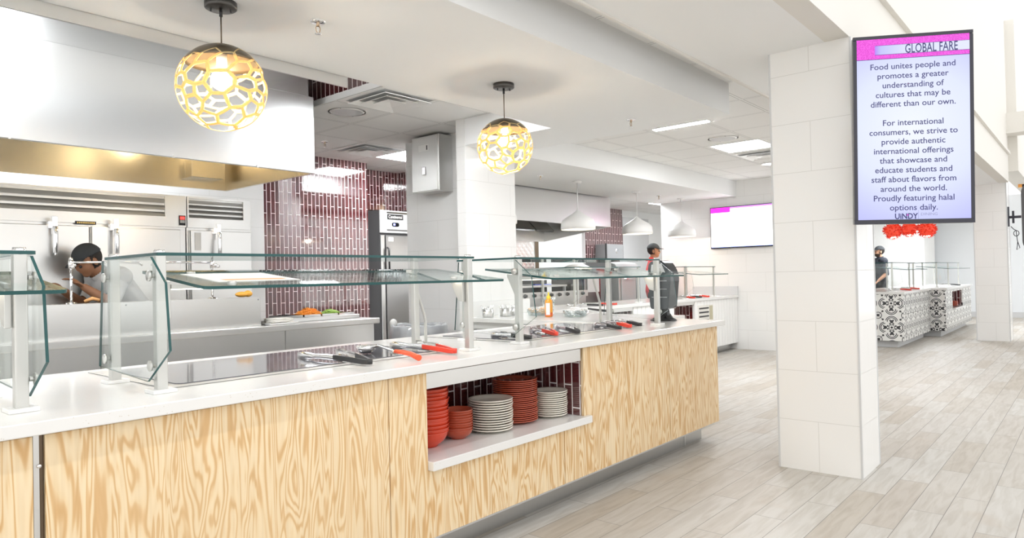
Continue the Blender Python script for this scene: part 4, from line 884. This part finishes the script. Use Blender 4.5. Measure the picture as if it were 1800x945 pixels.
gbowl(4.90, 3.86, .125, .055, 'clear glass bowl left of and behind the orange squeeze bottle', (M('mixed_crackers', (.78,.55,.36), .6), 'orange and cream wrapped pieces filling the glass bowl behind the squeeze bottle'))
# bag heap: cream sachets in a clear cup
t = empty('sachet_cup', (5.08, 3.90, .8575), 'clear cup of orange and cream sachets behind the glass bowls', 'cup')
MB().lathe([(0,.001),(.045,.001),(.06,.15),(.057,.15),(.043,.006),(0,.006)], (5.08,3.90,.8575), 24).build('cup_wall', mat_glass('cup_glass', (.90,.92,.92), 2.5), t)
b = MB(); rr = random.Random(8)
for k in range(14): b.obox((5.08+rr.uniform(-.025,.025), 3.90+rr.uniform(-.025,.025), .885+k*.008), (math.cos(k*1.3), math.sin(k*1.3), rr.uniform(-.4,.4)), (-math.sin(k*1.3), math.cos(k*1.3), .2), .018, .012, .003)
tag(b.build('sachet_heap', M('sachet', (.85,.62,.42), .6)), 'orange and cream sachets filling the clear cup behind the bowls', 'sachets', kind='stuff')
def cans(x, y, n, label, seed):
    t = empty('cutlery_holder', (x, y, .8575), label, 'cutlery holder', 'steel cutlery holders on the return counter')
    MB().lathe([(0,.001),(.05,.001),(.052,.004),(.052,.07),(.050,.07),(.049,.006),(0,.005)], (x,y,.8575), 24).build('can', m_steel, t)
    rr = random.Random(seed)
    for k in range(n):
        a = 2*PI*k/n; r0_ = .032; r1_ = .062*rr.uniform(.7,1.1); h = rr.uniform(.085,.105)
        p0 = (x+r0_*math.cos(a), y+r0_*math.sin(a), .866); p1 = (x+r1_*math.cos(a), y+r1_*math.sin(a), .8575+h)
        b = MB().tube([p0, tuple(Vector(p0).lerp(Vector(p1), .7)), p1], [.003,.004,.006], 6); b.build('cutlery_handle', m_chrome if k % 2 else m_wplas, t)
cans(4.50, 4.14, 9, 'steel can of cutlery, the one nearest the pier corner', 1); cans(4.66, 4.07, 11, 'steel can of cutlery in the middle of the three', 2); cans(4.82, 4.10, 9, 'steel can of cutlery next to the glass bowls', 3)
t = empty('serving_scoop', (4.95, 3.36, .86), 'dark-handled scoop lying behind the right glass bowl', 'scoop')
MB().tube([(5.02,3.42,.915),(5.0,3.30,.905),(4.98,3.20,.90)], [.008,.010,.011], 10).build('handle', m_bgrip, t); b = MB().sphere((5.03,3.47,.885), .035, .045, .026, 16, 10); b.build('cup', m_chrome, t)

# black countertop case at the far end of the worktop
t = empty('countertop_case', (4.62, 2.475, .8575), 'glossy black countertop case on a flared foot at the far end of the worktop', 'display case')
b = MB().lathe([(0,0),(.098,0),(.098,.006),(.072,.022),(.048,.055),(.04,.10),(0,.10)], (4.62,2.475,.8578), 40); b.build('flared_foot', m_bgloss, t)
sd = round_poly([(2.405,.945),(2.55,.945),(2.57,1.20),(2.555,1.30),(2.44,1.31),(2.375,1.20)], [.02,.02,.04,.04,.05,.05], 4)
MB().prism(sd, 'x', 4.56, 4.70).build('case_body', M('smoked_black', (.022,.026,.032), .22), t, bevel=.004)
for z_ in (1.03, 1.09, 1.15): bx(4.5555, 4.5598, 2.41, 2.535, z_, z_+.006).build('shelf_edge', m_grey, t)
MB().prism([(2.42,1.215),(2.54,1.215),(2.53,1.275),(2.45,1.28)], 'x', 4.556, 4.5598).build('pale_window', m_lgrey, t)

# ------------------------------------------------------------------ far counter with its guard
fc = empty('beadboard_counter', (8.0, 4.8, 0), 'long white beadboard counter against the far tiled wall', 'counter')
def wallpiece(x0, x1, z0, z1):
    b = MB(); b.box(x0, x1, 4.36, 4.38, z0, z1); n = int((x1-x0)/.1)
    for k in range(n): b.box(x0+k*.1+.004, x0+(k+1)*.1-.004, 4.352, 4.36, z0+.004, z1-.004)
    b.build('beadboard_panel', m_white, fc)
wallpiece(5.6, 6.5, .105, .81); wallpiece(7.36, 8.44, .105, .81); wallpiece(9.04, 10.553, .105, .81); wallpiece(8.44, 9.04, .105, .50); wallpiece(6.5, 7.36, .105, .66)
bx(5.6, 10.5, 4.46, 5.0, 0, .105).build('kick_plate', m_kick, fc)
for x0, x1, z0 in ((8.44,9.04,.50),(6.5,7.36,.66)):
    bx(x0, x1, 4.62, 4.64, z0, .81).build('niche_tile_back', m_mar_x, fc); bx(x0, x1, 4.39, 4.62, z0-.02, z0).build('niche_shelf', m_white, fc)
    for xx in (x0-.012, x1): bx(xx, xx+.012, 4.385, 4.62, z0, .81).build('niche_tile_side', m_mar_y, fc)
    bx(x0, x1, 4.356, 4.38, .765, .812).build('niche_header', m_steelh, fc)
bx(5.6, 10.553, 4.66, 5.08, .105, .81).build('carcass', m_white, fc)
v = bx(9.13, 9.62, 4.343, 4.351, .40, .745).build('vent_frame', m_gypc, fc)
for k in range(5): bx(9.16, 9.47, 4.338, 4.343, .69-k*.058, .712-k*.058).build('vent_slot', m_rubber, v)
bx(9.50, 9.60, 4.338, 4.343, .42, .73).build('vent_panel', M('khaki_panel', (.50,.46,.32), .5), v)
ft = MB().box(5.6, 10.556, 4.33, 5.10, .812, .851).build('worktop', m_quartz, bevel=.003); tag(ft, 'white worktop of the beadboard counter under the dome pendants', 'worktop')
tag(bx(10.53, 10.558, 4.34, 5.10, .852, .99).build('backsplash_panel', m_lgrey), 'low grey splash panel on the far wall at the end of the worktop', 'splash panel')
def lean_guard(x0, x1, yf, yb, zc, z1, label, nposts, group, thin=.011, ends=True, my=None):
    t = empty('sneeze_guard', ((x0+x1)/2, (yf+yb)/2, zc), label, 'sneeze guard', group)
    pane('top_glass', [(x0-.02,yf),(x1+.03,yf),(x1+.03,yb+.03),(x0-.02,yb+.03)], 'z', z1, z1+.01, t)
    b = MB(); q = [(yf-.18,z1-.115),(yb-.1,z1-.06)]; b.prism([q[0],q[1],(q[1][0],q[1][1]+.01),(q[0][0],q[0][1]+.01)], 'x', x0+.03, x1+.08); b.mi = [1,1,0,1,0,1]; b.build('lower_glass', [m_glass, m_gedge], t)
    for k in range(nposts):
        x = x0+(x1-x0)*k/(nposts-1)
        for y in (yf+.02, yb):
            p = MB().box(x-thin, x+thin, y-thin, y+thin, zc+.0003, z1).build('post', m_post, t); bx(x-.035, x+.035, y-.035, y+.035, zc+.0002, zc+.01).build('base_plate', m_white, p)
    if ends: pane('end_glass', [(yf,z1-.01),(yf-.1,z1-.1),(yf-.13,z1-.3),(yf+.03,zc+.04),(yb,zc+.06),(yb,z1-.01)], 'x', x0-.04, x0-.034, t)
lean_guard(6.3, 7.7, 4.45, 4.92, .851, 1.297, 'glass sneeze guard on the beadboard counter behind the black case', 3, 'sneeze guards on the beadboard counter')
lean_guard(9.0, 9.95, 4.45, 4.92, .851, 1.297, 'glass sneeze guard on the beadboard counter nearest the far wall', 2, 'sneeze guards on the beadboard counter')
tongs(9.06, 4.36, 9.2, 4.72, .08, m_red, 'red-handled tongs at the near end of the guard by the far wall', .852)
tongs(9.30, 4.37, 9.42, 4.72, .06, m_bgrip, 'black-handled tongs in the middle of the guard by the far wall', .852)
tongs(9.55, 4.37, 9.75, 4.75, .08, m_red, 'red-handled tongs at the far end of the guard by the far wall', .852)
tongs(7.02, 4.38, 6.80, 4.72, .05, m_red, 'red-handled tongs on the beadboard counter under the middle guard', .852)
tongs(6.72, 4.38, 6.50, 4.72, .05, m_bgrip, 'black-handled tongs on the beadboard counter under the middle guard', .852)
t = empty('pastry_jar', (8.20, 4.60, .8515), 'clear square jar of golden snacks on the beadboard counter', 'jar')
x, y = 8.58, 4.60; t.location = (x, y, .8515); ORG[t] = Vector((x, y, .8515))
bx(x-.09, x+.09, y-.09, y+.09, .852, 1.20).build('jar_wall', mat_glass('jar_glass', (.93,.93,.92), 2.), t); bx(x-.095, x+.095, y-.095, y+.095, 1.2005, 1.225).build('lid', m_wplas, t, bevel=.004)
b = MB(); rr = random.Random(9)
for k in range(70): b.sphere((x+rr.uniform(-.06,.06), y+rr.uniform(-.06,.06), .885+rr.random()*.27), rr.uniform(.018,.03), rr.uniform(.018,.03), rr.uniform(.012,.02), 8, 6)
tag(b.build('golden_snacks', M('golden_bread', (.80,.42,.13), .6)), 'golden baked snacks filling the square jar', 'snack', kind='stuff'); bx(x-.0915, x-.0902, y-.08, y+.08, .87, .91).build('red_label', m_red, t)
rb = MB().prism([(4.44,.502),(4.60,.502),(4.60,.64),(4.42,.64)], 'x', 8.46, 8.72); tag(rb.build('plastic_tub', m_bowl, bevel=.01), 'red plastic tub in the small niche of the beadboard counter', 'tub')

# far cooking line
h2 = empty('range_hood', (8.1, 6.4, 1.79), 'brushed steel range hood in the far kitchen behind the dome pendants', 'range hood')
bx(6.47, 9.12, 5.76, 5.79, 1.955, 2.44).build('front_panel', m_steel, h2, bevel=.003)
MB().prism([(5.791,1.955),(7.08,1.79),(7.08,2.44),(5.791,2.44)], 'x', 9.09, 9.12).build('end_panel', m_steel, h2); bx(6.47, 9.089, 7.05, 7.08, 1.79, 2.44).build('rear_panel', m_steel, h2); bx(6.47, 9.089, 5.791, 7.049, 2.40, 2.44).build('top_panel', m_steel, h2)
for k in range(5): MB().prism([(6.75,1.95),(7.02,2.22),(7.04,2.2),(6.77,1.93)], 'x', 6.52+k*.5, 6.98+k*.5).build('grease_filter', m_dsteel, h2)
for x in (7.35, 8.75): MB().lathe([(0,-.06),(.045,-.055),(.06,-.02),(.055,0)], (x,6.2,2.40), 18).build('hood_lamp', glow('hood_glass', (1,.80,.48), 10.), h2)
t = empty('cooking_range', (7.7, 6.4, 0), 'steel cooking range with black knobs and high shelf in the far kitchen', 'range')
bx(6.5, 8.75, 6.0, 6.9, .1, .9).build('body', m_steel, t); bx(6.5, 8.75, 5.96, 6.0, .90, .99).build('control_panel', m_steelh, t)
for x in (6.6, 8.65): MB().tube([(x,6.1,.1),(x,6.1,0)], .03, 10).build('foot', m_grey, t); MB().tube([(x,6.8,.1),(x,6.8,0)], .03, 10).build('foot', m_grey, t)
for k in range(11): MB().lathe([(0,-.035),(.02,-.033),(.026,-.005),(.03,0)], (6.65+k*.195,5.96,.945), 14, 'y').build('knob', m_rubber, t)
bx(6.5, 8.75, 6.05, 6.85, .9005, .93).build('griddle_plate', m_dsteel, t); bx(6.5, 8.75, 6.75, 6.78, .93, 1.25).build('splash', m_dsteel, t); bx(6.9, 8.75, 6.35, 6.74, 1.05, 1.08).build('high_shelf', m_white, t)
for x in (6.92, 8.7): bx(x, x+.03, 6.36, 6.40, .9305, 1.05).build('shelf_leg', m_lgrey, t)
b = MB().prism([(6.42,1.081),(6.58,1.081),(6.56,1.095),(6.44,1.095)], 'x', 8.05, 8.45); tag(b.build('blue_tray', M('blue_plastic', (.08,.14,.62), .4), bevel=.004), 'blue tray on the high shelf of the far cooking range', 'tray')
t = empty('salamander_grill', (7.45, 6.55, 1.08), 'dark salamander grill on the high shelf of the far range', 'grill')
bx(6.95, 7.95, 6.40, 6.72, 1.081, 1.28).build('body', m_dsteel, t, bevel=.01); bx(7.0, 7.9, 6.385, 6.40, 1.10, 1.20).build('opening', m_bgloss, t); MB().tube([(7.05,6.36,1.23),(7.85,6.36,1.23)], .009, 8).build('handle', m_chrome, t)
t = empty('convection_oven', (10.1, 6.3, 0), 'grey steel convection oven in the far kitchen beside the worker', 'oven')
bx(9.72, 10.42, 6.0, 6.8, .1, 1.28).build('body', m_steel, t, bevel=.01); bx(9.78, 10.2, 5.985, 6.0, .78, 1.2).build('door', m_lgrey, t, bevel=.004); bx(10.25, 10.38, 5.99, 6.0, .8, 1.2).build('control_panel', m_dsteel, t)
MB().prism([(6.0,1.281),(6.8,1.281),(6.78,1.38),(6.6,1.44),(6.3,1.44),(6.08,1.40)], 'x', 9.72, 10.42).build('curved_top', m_grey, t, bevel=.01); MB().tube([(9.8,5.96,1.14),(10.18,5.96,1.14)], .01, 8).build('handle', m_chrome, t)
for x in (9.78, 10.36): MB().tube([(x,6.1,.1),(x,6.1,0)], .03, 10).build('foot', m_grey, t); MB().tube([(x,6.7,.1),(x,6.7,0)], .03, 10).build('foot', m_grey, t)
t = empty('steam_cooker', (9.0, 6.4, 0), 'steel steam cooker with white domed lid in the far kitchen', 'cooker')
bx(8.80, 9.25, 6.05, 6.7, 0, 1.26).build('body', m_dsteel, t, bevel=.01); MB().lathe([(.235,0),(.235,.03),(.21,.09),(.13,.13),(0,.14)], (9.02,6.35,1.2605), 32).build('domed_lid', m_white, t); bx(8.86, 9.18, 6.035, 6.05, .95, 1.2).build('door', m_lgrey, t)
t = empty('wall_box', (9.9, 7.9, 1.7), 'black-edged grey box fixed to the far maroon tiled wall', 'wall box')
bx(12.05, 12.75, 7.75, 7.998, 1.52, 1.86).build('case', m_grey, t, bevel=.01); bx(12.04, 12.10, 7.74, 7.75, 1.51, 1.87).build('black_edge', m_black, t); MB().lathe([(.04,0),(.07,.02),(.07,.05),(.03,.06)], (12.5,7.74,1.72), 18, 'y').build('hose_reel', m_chrome, t)
t.location = (12.4,7.87,1.52)
for ch in t.children: ch.location = Vector(ORG[t])-Vector((12.4,7.87,1.52))
st('door_2', bx(9.90, 10.18, 8.03, 8.059, 0, 2.05), m_bronze, 'narrow bronze door frame in the far kitchen', 'door')

# ------------------------------------------------------------------ patterned counters on the right
def pat_counter(x0, x1, y0, y1, zoff, yoff, label, niche=None):
    t = empty('patterned_counter', ((x0+x1)/2, (y0+y1)/2, 0), label, 'counter', 'counters clad in black and white patterned tile')
    def mk(axis, o):
        m = mat_encaustic(axis, o)
        return m
    my_ = mk('y', yoff); mx_ = mk('x', x0)
    for m in (my_, mx_):
        for n in m.node_tree.nodes:
            if n.type == 'MATH' and n.operation == 'SUBTRACT' and not n.inputs[1].is_linked and abs(n.inputs[1].default_value-.1) < 1e-6 and n.inputs[0].is_linked and n.inputs[0].links[0].from_node.type == 'SEPXYZ': n.inputs[1].default_value = zoff
    bx(x0, x0+.02, y0, y1, .105, .818).build('tiled_end', my_, t)
    if niche:
        a, b_, c, d = niche
        for q in ((x0+.0205,x1,.105,.505-.0) if False else (x0+.0205,x1,.105,c),(x0+.0205,a,c,.818),(b_,x1,c,.818),(a,b_,d,.818)): bx(q[0], q[1], y0, y0+.02, q[2], q[3]).build('tiled_front', mx_, t)
        bx(a, b_, y0+.25, y0+.26, c, d).build('niche_tile_back', m_mar_x, t); bx(a-.02, b_+.02, y0-.05, y0+.25, c-.03, c).build('niche_shelf', m_quartz, t); bx(b_, b_+.015, y0+.021, y0+.25, c, d).build('niche_tile_side', m_mar_y, t)
    else:
        for z0, z1 in ((.105,.503),(.509,.818)): bx(x0+.0205, x1, y0, y0+.02, z0, z1).build('tiled_front', mx_, t)
    bx(x0+.021, x1, y0+.27, y1, .105, .8175).build('carcass', m_lgrey, t); bx(x0+.1, x1-.05, y0+.1, y1-.1, 0, .104).build('kick_plate', m_lgrey, t)
    tp_ = bx(x0-.03, x1+.03, y0-.03, y1+.03, .8185, .857).build('worktop', m_quartz, t, bevel=.003); return t
pat_counter(11.78, 13.93, 2.28, 3.3, .31-.185, 2.44-.185, 'nearer black and white patterned counter beside the column')
pat_counter(14.0, 17.1, 2.05, 3.1, .50-.185, 2.19-.185, 'farther black and white patterned counter with a red-lined niche', (14.75,15.95,.475,.775))
lean_guard(11.9, 13.5, 2.42, 2.85, .857, 1.30, 'glass sneeze guard on the nearer patterned counter', 2, 'sneeze guards on the patterned counters')
lean_guard(14.3, 16.8, 2.2, 2.65, .857, 1.30, 'glass sneeze guard on the farther patterned counter', 3, 'sneeze guards on the patterned counters')
tongs(12.5, 2.30, 12.75, 2.65, .06, m_red, 'red-handled tongs at the front of the nearer patterned counter', .858)
tongs(13.2, 2.31, 13.55, 2.62, .05, m_red, 'red-handled tongs toward the far end of the nearer patterned counter', .858)
tongs(15.9, 2.08, 16.3, 2.45, .05, m_bgrip, 'black-handled tongs on the farther patterned counter', .858)
for k, (nm, px, n) in enumerate((('red', 15.35, 6),)):
    stack('dinner_plate', plate_prof(.12, .019), m_rplate, 15.35, 2.165, 9, .0105, 'brick-red plate', 'the stack in the patterned counter niche', 'plate', 'brick-red plates in the patterned counter niche', 12, .002, .4755)
# red spiky pendants
m_redl = M('red_filament', (.62,.03,.015), .4, emit=(.9,.05,.02), es=.12)
def red_pendant(x, y, z, R, seed, label):
    t = empty('spiky_pendant', (x, y, z), label, 'pendant lamp', 'red spiky pendant lamps'); rr = random.Random(seed); b = MB()
    for k in range(170):
        v = Vector((rr.gauss(0,1), rr.gauss(0,1), rr.gauss(0,1))).normalized(); s_ = v.orthogonal().normalized(); s2 = v.cross(s_); q = Vector((x,y,z)); a = rr.random()*6.28; w = s_*math.cos(a)+s2*math.sin(a)
        b.add([q+v*R*.72+w*.016, q+v*R*.72-w*.016, q+v*R*1.04+w.cross(v)*.03], [(0,1,2)])
    b.build('spiked_shade', m_redl, t, solid=.003)
    MB().sphere((x,y,z), R*.8, n=24, m=16).build('red_globe', M('red_globe', (.62,.03,.02), .35, emit=(1,.10,.04), es=.22), t)
    MB().lathe([(0,-R*.86),(R*.32,-R*.8),(R*.34,-R*.74)], (x,y,z), 20).build('glowing_opening', glow('warm_opening', (1,.85,.7), 4.), t)
    MB().tube([(x,y,z+R*.7),(x,y,2.649)], .004, 6).build('cord', m_bronze, t)
red_pendant(12.6, 2.556, 1.835, .145, 1, 'red spiky pendant lamp, the one nearest the column'); red_pendant(12.95, 2.38, 1.87, .14, 2, 'red spiky pendant lamp, middle one of the three below the tall screen'); red_pendant(12.6, 2.07, 1.83, .145, 3, 'red spiky pendant lamp, the one farthest from the column')

# ------------------------------------------------------------------ people
def hull_tube(b, p, q, r0, r1, flat=1., ax=None):
    """tapered limb with rounded ends; flat < 1 squeezes it along ax"""
    p = Vector(p); q = Vector(q); n = 6; pts = []; rs = []
    d = (q-p); L = d.length; d.normalize()
    for t in (-.9, -.6, 0): pts.append(p+d*r0*t); rs.append(r0*math.sqrt(max(.05, 1-t*t)))
    for i in range(1, n): u = i/n; pts.append(p.lerp(q, u)); rs.append(r0+(r1-r0)*u+.0)
    for t in (0, .6, .9): pts.append(q+d*r1*t); rs.append(r1*math.sqrt(max(.05, 1-t*t)))
    b0 = len(b.v); b.tube(pts, rs, 16)
    if ax is not None:
        ax = Vector(ax).normalized()
        for i in range(b0, len(b.v)):
            v = Vector(b.v[i]); u = max(0, min(1, (v-p).dot(d)/L)); c = p+d*L*u; o = (v-c).dot(ax); b.v[i] = tuple(v-ax*o*(1-flat))
def person(loc, rz, J, skin, clothes, label, hair=None, beard=False):
    """J: joints in the figure's own frame (x forward, y to its left, z up)"""
    J = {k: Vector(v) for k, v in J.items()}; b = MB(); seg = []
    def limb(a, c, r0, r1, kind, flat=1., ax=None): hull_tube(b, J[a], J[c], r0, r1, flat, ax); seg.append((J[a], J[c], kind))
    lat = (J['shL']-J['shR']).normalized(); sp_ = (J['chest']-J['pelvis']).normalized(); fw = lat.cross(sp_).normalized()
    limb('pelvis', 'waist', .165, .145, 'torso', .72, fw); limb('waist', 'chest', .145, .172, 'torso', .68, fw)
    hull_tube(b, J['shL'], J['shR'], .072, .072); seg.append((J['shL'], J['shR'], 'torso')); hull_tube(b, J['chest'], J['neck'], .13, .062, .8, fw); seg.append((J['chest'], J['chest'].lerp(J['neck'], .75), 'torso'))
    limb('neck', 'head', .056, .054, 'neck')
    for s in 'LR':
        limb('sh'+s, 'el'+s, .056, .043, 'sleeve'); limb('el'+s, 'wr'+s, .043, .027, 'forearm')
        limb('hip'+s, 'kn'+s, .088, .058, 'leg'); limb('kn'+s, 'an'+s, .058, .038, 'leg')
        # foot
        f = Vector((1,0,0)); hull_tube(b, J['an'+s]+Vector((-.03,0,-.045)), J['an'+s]+f*.15+Vector((0,0,-.06)), .040, .030); seg.append((J['an'+s]+Vector((-.03,0,-.045)), J['an'+s]+f*.15+Vector((0,0,-.06)), 'foot'))
        # hand: palm, four bent fingers of unequal length, thumb from the side
        w = J['wr'+s]; d = (w-J['el'+s]).normalized(); side = d.cross(Vector((0,0,1))).normalized()*(1 if s == 'R' else -1); nrm = side.cross(d).normalized()
        if nrm.z > 0: nrm = -nrm
        hull_tube(b, w, w+d*.075, .026, .036, .5, nrm); seg.append((w+d*.02, w+d*.17, 'hand'))
        for k, ln in enumerate((.066,.075,.070,.055)):
            o = w+d*.085+side*(.0275-.0185*k); m = o+d*ln*.5+nrm*ln*.12; e = m+d*ln*.36+nrm*ln*.34; b.tube([o-d*.015, o, m, e], [.0085,.0085,.0078,.0065], 8)
        o = w+d*.03+side*.028; b.tube([o, o+d*.028+side*.022, o+d*.058+side*.026+nrm*.012], [.011,.0095,.0075], 8)
    # head
    h = J['head']; hf = (J['face']-h).normalized(); hu = (Vector((0,0,1))-hf*hf.z).normalized() if 'up' not in J else J['up'].normalized(); hl = hu.cross(hf)
    def H(x, y, z): return h+hf*x+hl*y+hu*z
    def blob(c, rx, ry, rz):
        b0 = len(b.v); b.sphere((0,0,0), 1, n=20, m=14)
        for i in range(b0, len(b.v)): v = b.v[i]; b.v[i] = tuple(H(c[0]+v[0]*rx, c[1]+v[1]*ry, c[2]+v[2]*rz))
    blob((-.008,0,.085), .095, .077, .092); blob((.025,0,.03), .066, .060, .075); blob((.055,0,-.022), .030, .032, .024)
    blob((.092,0,.040), .017, .013, .022); blob((.082,0,.07), .014, .048, .012); blob((.082,0,.008), .012, .026, .011)
    for s in (-1, 1): blob((-.005, s*.077, .045), .018, .010, .032)
    seg.append((H(0,0,.0), H(0,0,.1), 'head'))
    tmp = b.build('tmp', skin, origin=(0,0,0)); md = tmp.modifiers.new('r', 'REMESH'); md.mode = 'VOXEL'; md.voxel_size = .0075; sm_ = tmp.modifiers.new('s', 'SMOOTH'); sm_.iterations = 3; sm_.factor = .5
    dg = bpy.context.evaluated_depsgraph_get(); me = bpy.data.meshes.new_from_object(tmp.evaluated_get(dg)); bpy.data.objects.remove(tmp)
    for p in me.polygons: p.use_smooth = True
    me.materials.clear(); me.materials.append(skin)
    body = bpy.data.objects.new('person', me); COL.objects.link(body); body.location = loc; body.rotation_euler = (0,0,rz); ORG[body] = Vector((0,0,0)); tag(body, label, 'person')
    def near(c):
        best = None; bd = 9
        for a, e, k in seg:
            ab = e-a; u = max(0, min(1, (c-a).dot(ab)/max(ab.length_squared, 1e-9))); dd = (c-a-ab*u).length-(.05 if k in ('head',) else 0)
            if k == 'torso': dd -= .07
            if dd < bd: bd = dd; best = k
        return best
    kinds = [near(p.center) for p in me.polygons]
    def shell(name, pred, off, mat, th=.004):
        vs = {}; V = []; F = []
        for p in me.polygons:
            if not pred(p, kinds[p.index]): continue
            f = []
            for i in p.vertices:
                if i not in vs: vs[i] = len(V); V.append(me.vertices[i].co+me.vertices[i].normal*off)
                f.append(vs[i])
            F.append(f)
        if F: mb = MB(); mb.add(V, F, True); o = mb.build(name, mat, body, solid=th); return o
    for nm, ks, mat, off in clothes: shell(nm, lambda p, k, ks=ks: k in ks, off, mat)
    def hc(p): d = p.center-h; return d.dot(hf), d.dot(hl), d.dot(hu)
    if hair:
        hmat, capmat = hair
        shell('hair', lambda p, k: k == 'head' and (lambda q: q[2] > .0 and q[0] < .015 and abs(q[1]) < .083 and not (abs(q[1]) > .078 and q[2] < .09))(hc(p)), .004, hmat)
        cp_ = shell('cap', lambda p, k: k == 'head' and (lambda q: q[2] > .098-.25*min(0, q[0]+.02) *-1*.0)(hc(p)), .011, capmat)
        br = MB(); vs = []; n = 9
        for i in range(n): a = -1.1+2.2*i/(n-1); vs.append(H(.07*math.cos(a)+.012, .082*math.sin(a), .102))
        for i in range(n): a = -1.1+2.2*i/(n-1); vs.append(H(.165*math.cos(a)+.0, .080*math.sin(a), .088))
        br.add(vs, [(i, i+1, n+i+1, n+i) for i in range(n-1)], True); br.build('cap_brim', capmat, body, solid=.005)
    if beard: shell('beard', lambda p, k: k == 'head' and (lambda q: q[2] < .012 and q[0] > .01)(hc(p)), .005, M('beard_hair', (.05,.03,.02), .8))
    for s in (-1, 1):
        e = MB().sphere(tuple(H(.084, s*.031, .052)), .011, n=12, m=8).build('eye', M('eye', (.04,.03,.03), .2), body)
    return body
def joints(**kw):
    J = dict(pelvis=(0,0,.94), waist=(0,0,1.06), chest=(.01,0,1.27), neck=(.0,0,1.44), head=(.02,0,1.53), face=(.3,0,1.53), shL=(0,.165,1.38), shR=(0,-.165,1.38),
             elL=(-.02,.225,1.11), elR=(-.02,-.225,1.11), wrL=(.14,.20,.96), wrR=(.14,-.20,.96), hipL=(0,.09,.90), hipR=(0,-.09,.90), knL=(.02,.10,.49), knR=(.02,-.10,.49), anL=(-.01,.10,.105), anR=(-.01,-.10,.105))
    J.update(kw); return J
sk1 = M('brown_skin', (.36,.17,.09), .5); sk2 = M('tan_skin', (.55,.30,.19), .5); m_navy = M('navy_cloth', (.03,.035,.05), .85); m_capc = M('charcoal_cap', (.045,.05,.055), .85)
m_jack = M('chef_jacket', (.70,.70,.70), .85); m_trous = M('dark_trousers', (.04,.04,.045), .9); m_shoe = M('black_shoe', (.02,.02,.02), .5); m_rshirt = M('red_shirt', (.72,.05,.06), .8)
DRK = M('dark_hair', (.02,.015,.012), .8)
base = lambda top, tn: [(tn, ('torso','sleeve'), top, .010), ('trousers', ('leg',), m_trous, .009), ('shoe', ('foot',), m_shoe, .008)]
# chef bending over the wok range
person((2.20, 5.74, 0), math.radians(190), joints(waist=(.06,0,1.05), chest=(.19,0,1.19), neck=(.30,0,1.30), head=(.355,0,1.345), face=(.62,0,1.20), up=(.48,0,.87), shL=(.24,.165,1.27), shR=(.24,-.165,1.27), elL=(.34,.22,1.08), elR=(.30,-.20,1.06), wrL=(.50,.17,1.20), wrR=(.50,-.12,1.18)),
       sk1, base(m_jack, 'chef_jacket'), 'chef in a grey-white jacket and dark cap bending forward behind the wok range', (DRK, m_capc))
# worker behind the beadboard counter, looking right
person((10.06, 5.56, 0), math.radians(-62), joints(), sk1, base(m_rshirt, 'red_shirt')+[('apron', (), m_navy, .02)], 'worker in a dark cap and red shirt in profile behind the beadboard counter', (DRK, m_capc))
# worker in black behind the patterned counter
person((16.5, 3.60, 0), math.radians(125), joints(), sk2, base(m_navy, 'black_shirt'), 'bearded worker in black shirt and cap behind the patterned counters', (DRK, m_capc), True)
